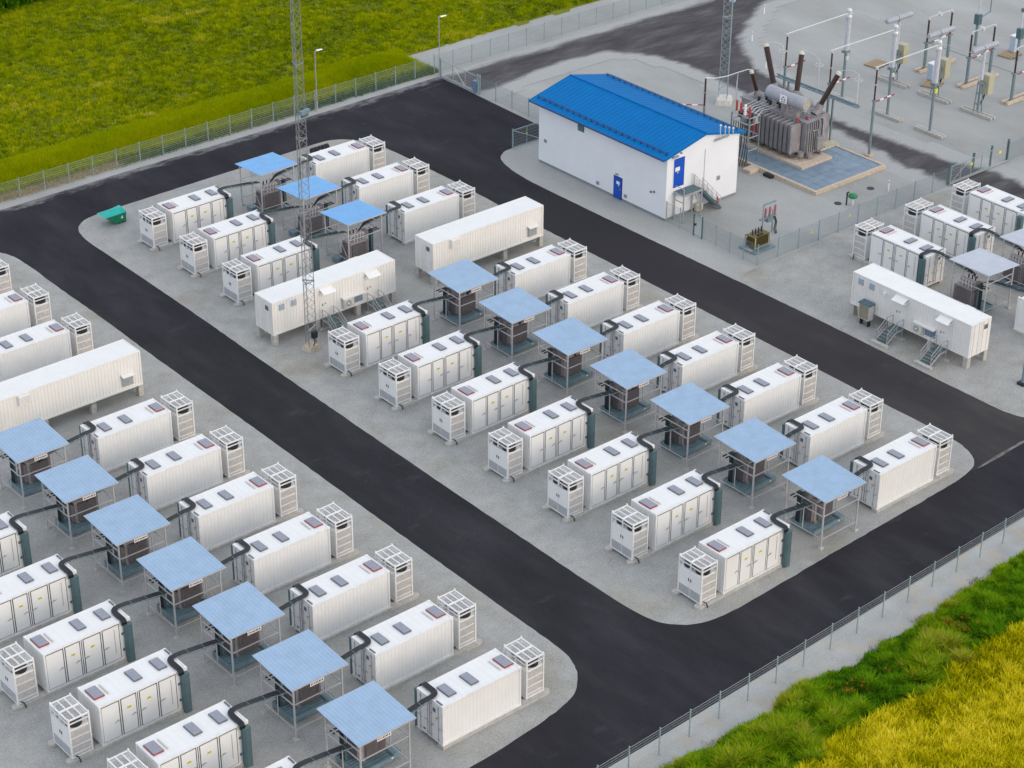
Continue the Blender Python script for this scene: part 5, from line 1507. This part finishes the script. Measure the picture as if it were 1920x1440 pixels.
# ------------------------------------------------------------------ switchyard
def beam_foot(par, O, x0, x1, y0, y1):
    MB(O).box(x0, x1, y0, y1, .02, .30).obj('footing', concrete_w if x1-x0 > y1-y0 else concrete, par)
POSN = ('nearest the right fence', 'middle of the row', 'farthest from the right fence')
PY = (41.98, 47.6, 53.4); QY = (41.87, 47.3, 53.3); RY = (42.0, 47.5, 52.95); SY = (41.85, 47.6, 53.2)
def striped(par, O, p, q, n=5):
    p = Vector(p); q = Vector(q); m = MB(O)
    for k in range(n): m.bar(p.lerp(q, k/n), p.lerp(q, (k+1)/n), .09, .11, mi=k % 2)
    m.obj('barrier_board', [redp, white_ins], par)
for i in range(3):
    y = PY[i]; O = (62.1, y, .02)
    t = thing('insulator_post', f'brown post insulator with white tube, {POSN[i]}', 'insulator post', O, 0, 'brown post insulators by the big transformer')
    MB(O).tube([(62.1, y, .02), (62.1, y, 5.6)], .13, 12).obj('pole', pole_m, t)
    MB(O).box(61.75, 62.45, y-.35, y+.35, .02, .22).obj('footing', concrete_w, t)
    MB(O).box(61.86, 62.34, y-.12, y+.12, 5.6, 5.72).obj('flange', pole_m, t)
    b = MB(O); b.insul((62.1, y, 5.72), (62.1, y, 7.2), .115, 9, n=10); b.insul((62.1, y, 7.28), (62.1, y, 8.75), .115, 9, n=10); b.obj('insulator', porcelain, t)
    m = MB(O); m.tube([(62.1, y, 7.2), (62.1, y, 7.28)], .13, 10); m.tube([(62.1, y, 8.75), (62.1, y, 9.0)], .12, 10); m.box(61.85, 62.4, y-.06, y+.06, 8.95, 9.05); m.obj('clamp', alu, t)
    MB(O).tube([(62.2, y, 9.02), (70.7, QY[i], 9.15)], .055, 8).obj('bus_tube', alu, t)
    striped(t, O, (62.3, y-.1, 5.55), (64.6, y-.3, 5.75))
    y = QY[i]; O = (70.85, y, .02)
    t = thing('current_transformer', f'tall pale current transformer column on a steel pole, {POSN[i]}', 'instrument transformer', O, 0, 'tall pale columns in the switchyard')
    MB(O).tube([(70.85, y, .25), (70.85, y, 5.0)], .14, 12).obj('pole', pole_m, t)
    beam_foot(t, O, 70.5, 70.82, y-1.8, y+1.7); beam_foot(t, O, 70.9, 71.2, y-1.8, y+1.7)
    MB(O).box(70.5, 71.2, y-.28, y+.28, 5.0, 5.25).obj('flange', pole_m, t)
    b = MB(O); b.insul((70.85, y, 5.25), (70.85, y, 8.55), .30, 26, n=14, core=.8); b.obj('insulator', ins_grey, t)
    m = MB(O); m.tube([(70.85, y, 8.55), (70.85, y, 8.8), (70.85, y, 9.0), (70.85, y, 9.45), (70.85, y, 9.6)], .3, 14, radii=[.3, .34, .26, .27, .2]); m.box(70.4, 71.3, y-.08, y+.08, 9.0, 9.14); m.obj('head', alu, t)
    MB(O).box(70.68, 71.02, y-.30, y-.15, 4.3, 4.7).obj('terminal_box', yellow if i == 0 else off_grey, t)
    m = MB(O); m.tube([(71.2, y, 9.1), (73.2, y+.1, 8.4), (75.2, y+.1, 7.3), (76.5, y, 7.0)], .025, 6); m.obj('drop_wire', galv, t)
    y = RY[i]; O = (78.3, y, .02)
    t = thing('circuit_breaker', f'pale circuit breaker with horizontal chambers and beige box, {POSN[i]}', 'circuit breaker', O, 0, 'circuit breakers in the switchyard')
    beam_foot(t, O, 77.9, 78.22, y-2.0, y+1.9); beam_foot(t, O, 78.4, 78.7, y-2.0, y+1.9)
    m = MB(O)
    for dx in (-.28, .28):
        for dy in (-.28, .28): m.bar((78.3+dx, y+dy, .3), (78.3+dx*.6, y+dy*.6, 3.6), .08)
    for z in (1.1, 2.2, 3.3): m.box(78.02, 78.58, y-.27, y+.27, z, z+.07)
    m.obj('support_frame', pole_m, t)
    MB(O).box(78.95, 79.75, y-.5, y+.5, 2.0, 4.0).obj('drive_box', beige_box, t)
    MB(O).box(78.55, 78.95, y-.15, y+.15, 2.9, 3.2).obj('bracket', pole_m, t)
    m = MB(O); m.tube([(79.2, y, 2.0), (79.0, y+.05, 1.4), (78.6, y+.05, .9)], .09, 8); m.obj('cable', black, t)
    b = MB(O); b.insul((78.3, y, 3.7), (78.3, y, 6.6), .21, 22, n=12, core=.78); b.obj('insulator', ins_grey, t)
    m = MB(O); m.tube([(78.3, y, 6.6), (78.3, y, 6.85)], .16, 10); m.tube([(78.08, y, 7.05), (78.52, y, 7.05)], .30, 14); m.obj('gear_head', galv, t)
    for s in (-1, 1):
        b = MB(O); b.insul((78.3+s*.25, y, 7.05), (78.3+s*1.9, y, 7.05), .29, 14, n=12, core=.85); b.obj('breaker_chamber', ins_grey, t)
        m = MB(O); m.tube([(78.3+s*1.9, y, 7.05), (78.3+s*2.0, y, 7.05)], .2, 10); m.bar((78.3+s*1.98, y, 7.0), (78.3+s*1.98, y, 7.45), .05); m.obj('end_cap', galv, t)
    m = MB(O); m.tube([(80.3, y, 7.4), (81.5, y, 7.25), (82.6, y, 6.5), (83.4, y, 6.0)], .022, 6); m.obj('lead', galv, t)
    y = SY[i]; O = (85.4, y, .02)
    t = thing('disconnector', f'disconnector switch with two brown insulators on twin poles, {POSN[i]}', 'switch', O, 0, 'disconnector switches in the switchyard')
    beam_foot(t, O, 82.4, 88.2, y-.45, y-.15); beam_foot(t, O, 82.4, 88.2, y+.15, y+.45)
    for x in (83.5, 87.2):
        MB(O).tube([(x, y, .2), (x, y, 3.0)], .17, 12).obj('pole', pole_m, t)
        MB(O).box(x-.3, x+.3, y-.2, y+.2, 3.0, 3.15).obj('flange', pole_m, t)
        b = MB(O); b.insul((x, y, 3.15), (x, y, 5.55), .14, 15, n=10); b.obj('insulator', porcelain, t)
        m = MB(O); m.tube([(x, y, 5.55), (x, y, 5.75)], .13, 10); m.obj('cap', alu, t)
    m = MB(O); m.bar((83.5, y, 5.8), (87.2, y, 5.8), .07, .09); m.tube([(85.2, y-.2, 5.8), (85.2, y+.2, 5.8)], .22, 12); m.obj('switch_arm', alu, t)
    m = MB(O); m.bar((83.5, y-.25, 3.1), (83.5, y-5.4, 3.1), .05) if i else None
    m.bar((83.6, y, 3.07), (87.1, y, 3.07), .06); m.obj('drive_rod', pole_m, t)
    striped(t, O, (83.8, y-.25, 3.0), (86.8, y-.25, 3.3), 5)
for i, y in ((0, 54.5), (1, 48.9)):
    O = (93.5, y, .02)
    t = thing('voltage_transformer', ('slim voltage transformer on a grey green pole left of the far pair', 'slim voltage transformer at the right edge of the switchyard')[i], 'instrument transformer', O, 0, 'slim voltage transformers')
    MB(O).tube([(93.5, y, .02), (93.5, y, 3.0)], .16, 12).obj('pole', pole_m, t)
    m = MB(O); m.box(93.2, 93.8, y-.3, y+.3, 2.4, 3.5); m.obj('tank', teal, t)
    m = MB(O); m.bar((93.5, y-.1, 3.05), (96.0, y+.3, 3.2), .10); m.tube([(95.9, y+.3, 3.2), (95.9, y+.3, 6.5)], .06, 8); m.obj('arrester_arm', pole_m, t)
    b = MB(O); b.insul((93.5, y, 3.5), (93.5, y, 5.3), .15, 14, n=10); b.obj('insulator', ins_grey, t)
    MB(O).tube([(93.5, y, 5.3), (93.5, y, 5.4), (93.5, y, 5.65), (93.5, y, 5.75)], .2, 12, radii=[.1, .22, .22, .1]).obj('head', dkgrey, t)
for (x, y, lab) in ((81.8, 50.75, 'pale blue cabinet standing behind the middle tall column'), (94.9, 50.4, 'pale blue cabinet beside the wooden pallet at the right edge')):
    t = thing('control_cabinet', lab, 'cabinet', (x, y, .02), 0, 'pale blue cabinets in the switchyard')
    MB().box(-.45, .45, -.35, .35, .25, 1.9).obj('body', pale_blue_box, t); MB().box(-.48, .48, -.38, .38, 1.9, 1.98).obj('roof', white_ins, t); MB().box(-.40, .40, -.30, .30, 0, .25).obj('plinth', concrete, t)
for (x, y, rz, lab) in ((80.9, 57.4, .1, 'wooden pallet lying alone behind the left circuit breaker'), (81.0, 50.0, .3, 'wooden pallet lying beside the middle pale blue cabinet'), (94.0, 50.2, .1, 'wooden pallet at the right edge under the pale blue cabinet')):
    t = thing('wooden_pallet', lab, 'pallet', (x, y, .02), rz, 'wooden pallets in the switchyard')
    for k in range(5): MB().box(-1.1, 1.1, -.85+k*.36, -.85+k*.36+.28, .12, .16).obj('board', wood, t)
    for xx in (-1.0, 0, 1.0): MB().box(xx-.06, xx+.06, -.85, .87, .0, .12).obj('bearer', wood, t)

# ------------------------------------------------------------------ small olive transformer in its fenced corner
t = thing('small_transformer', 'small olive brown transformer with black bushings in the fenced corner', 'transformer', (39.3, 34.9, .02))
MB().box(-1.15, 1.35, -1.0, .95, .0, .16).obj('oil_tray', tray_teal, t)
for x in (-1.2, 1.15): MB().box(x, x+.35, -.5, .25, .16, .26).obj('concrete_pad', concrete, t)
MB().box(-.75, .95, -.42, .42, .40, 1.30).obj('tank', olive, t)
MB().box(-.85, 1.05, -.52, .52, 1.30, 1.38).obj('cover', olive, t)
m = MB()
for i in range(13): m.box(-.70+i*.125, -.66+i*.125, -.62, -.425, .45, 1.22)
for i in range(6): m.box(-.95, -.755, -.36+i*.13, -.32+i*.13, .45, 1.22); m.box(.955, 1.15, -.36+i*.13, -.32+i*.13, .45, 1.22)
m.obj('radiator', olive, t)
m = MB()
for x in (-.8, 1.0):
    for y in (-.62, .62): m.box(x-.04, x+.04, y-.04, y+.04, .16, 1.38)
m.box(-.8, 1.0, -.66, -.60, .34, .42); m.box(-.8, 1.0, .58, .66, .34, .42); m.obj('frame', beige_box, t)
for i in range(4):
    x = -.45+i*.37; b = MB(); b.insul((x, .1, 1.38), (x, .12, 1.85), .09, 4, n=8); b.obj('bushing', black, t)
MB().box(-.3, .35, -.46, -.25, 1.38, 1.48).obj('terminal_strip', black, t)
t = thing('insulator_stand', 'small steel frame with pink insulators behind the olive transformer', 'insulator stand', (42.0, 36.3, .02))
for x in (-.5, .75): MB().box(x-.05, x+.05, -.05, .05, 0, 2.2 if x > 0 else 3.0).obj('post', fence_m, t)
m = MB(); m.box(-.9, 1.1, -.12, .12, 1.55, 1.68); m.box(-.5, 1.0, -.08, .08, 2.9, 3.0); m.box(-.1, .5, -.25, .2, 1.2, 1.55); m.obj('cross_arm', tray_teal, t)
for i, x in enumerate((-.25, .3, .95)):
    b = MB(); b.insul((x, 0, 1.70), (x, -.05, 2.55), .14, 5, n=10); b.obj('insulator', pink_ins, t)
    m = MB(); m.tube([(x, 0, 2.55), (x-.1, -.2, 2.75), (x-.2, .1, 2.9)], .02, 5); m.obj('lead', galv, t)
for i in range(3):
    m = MB(); m.tube([(.95-.1*i, -.05, 1.6), (1.1-.1*i, -.2, 1.0), (.7-.15*i, -.5, .5), (.75-.1*i, -.6, .1)], .035, 6); m.obj('cable', black, t)
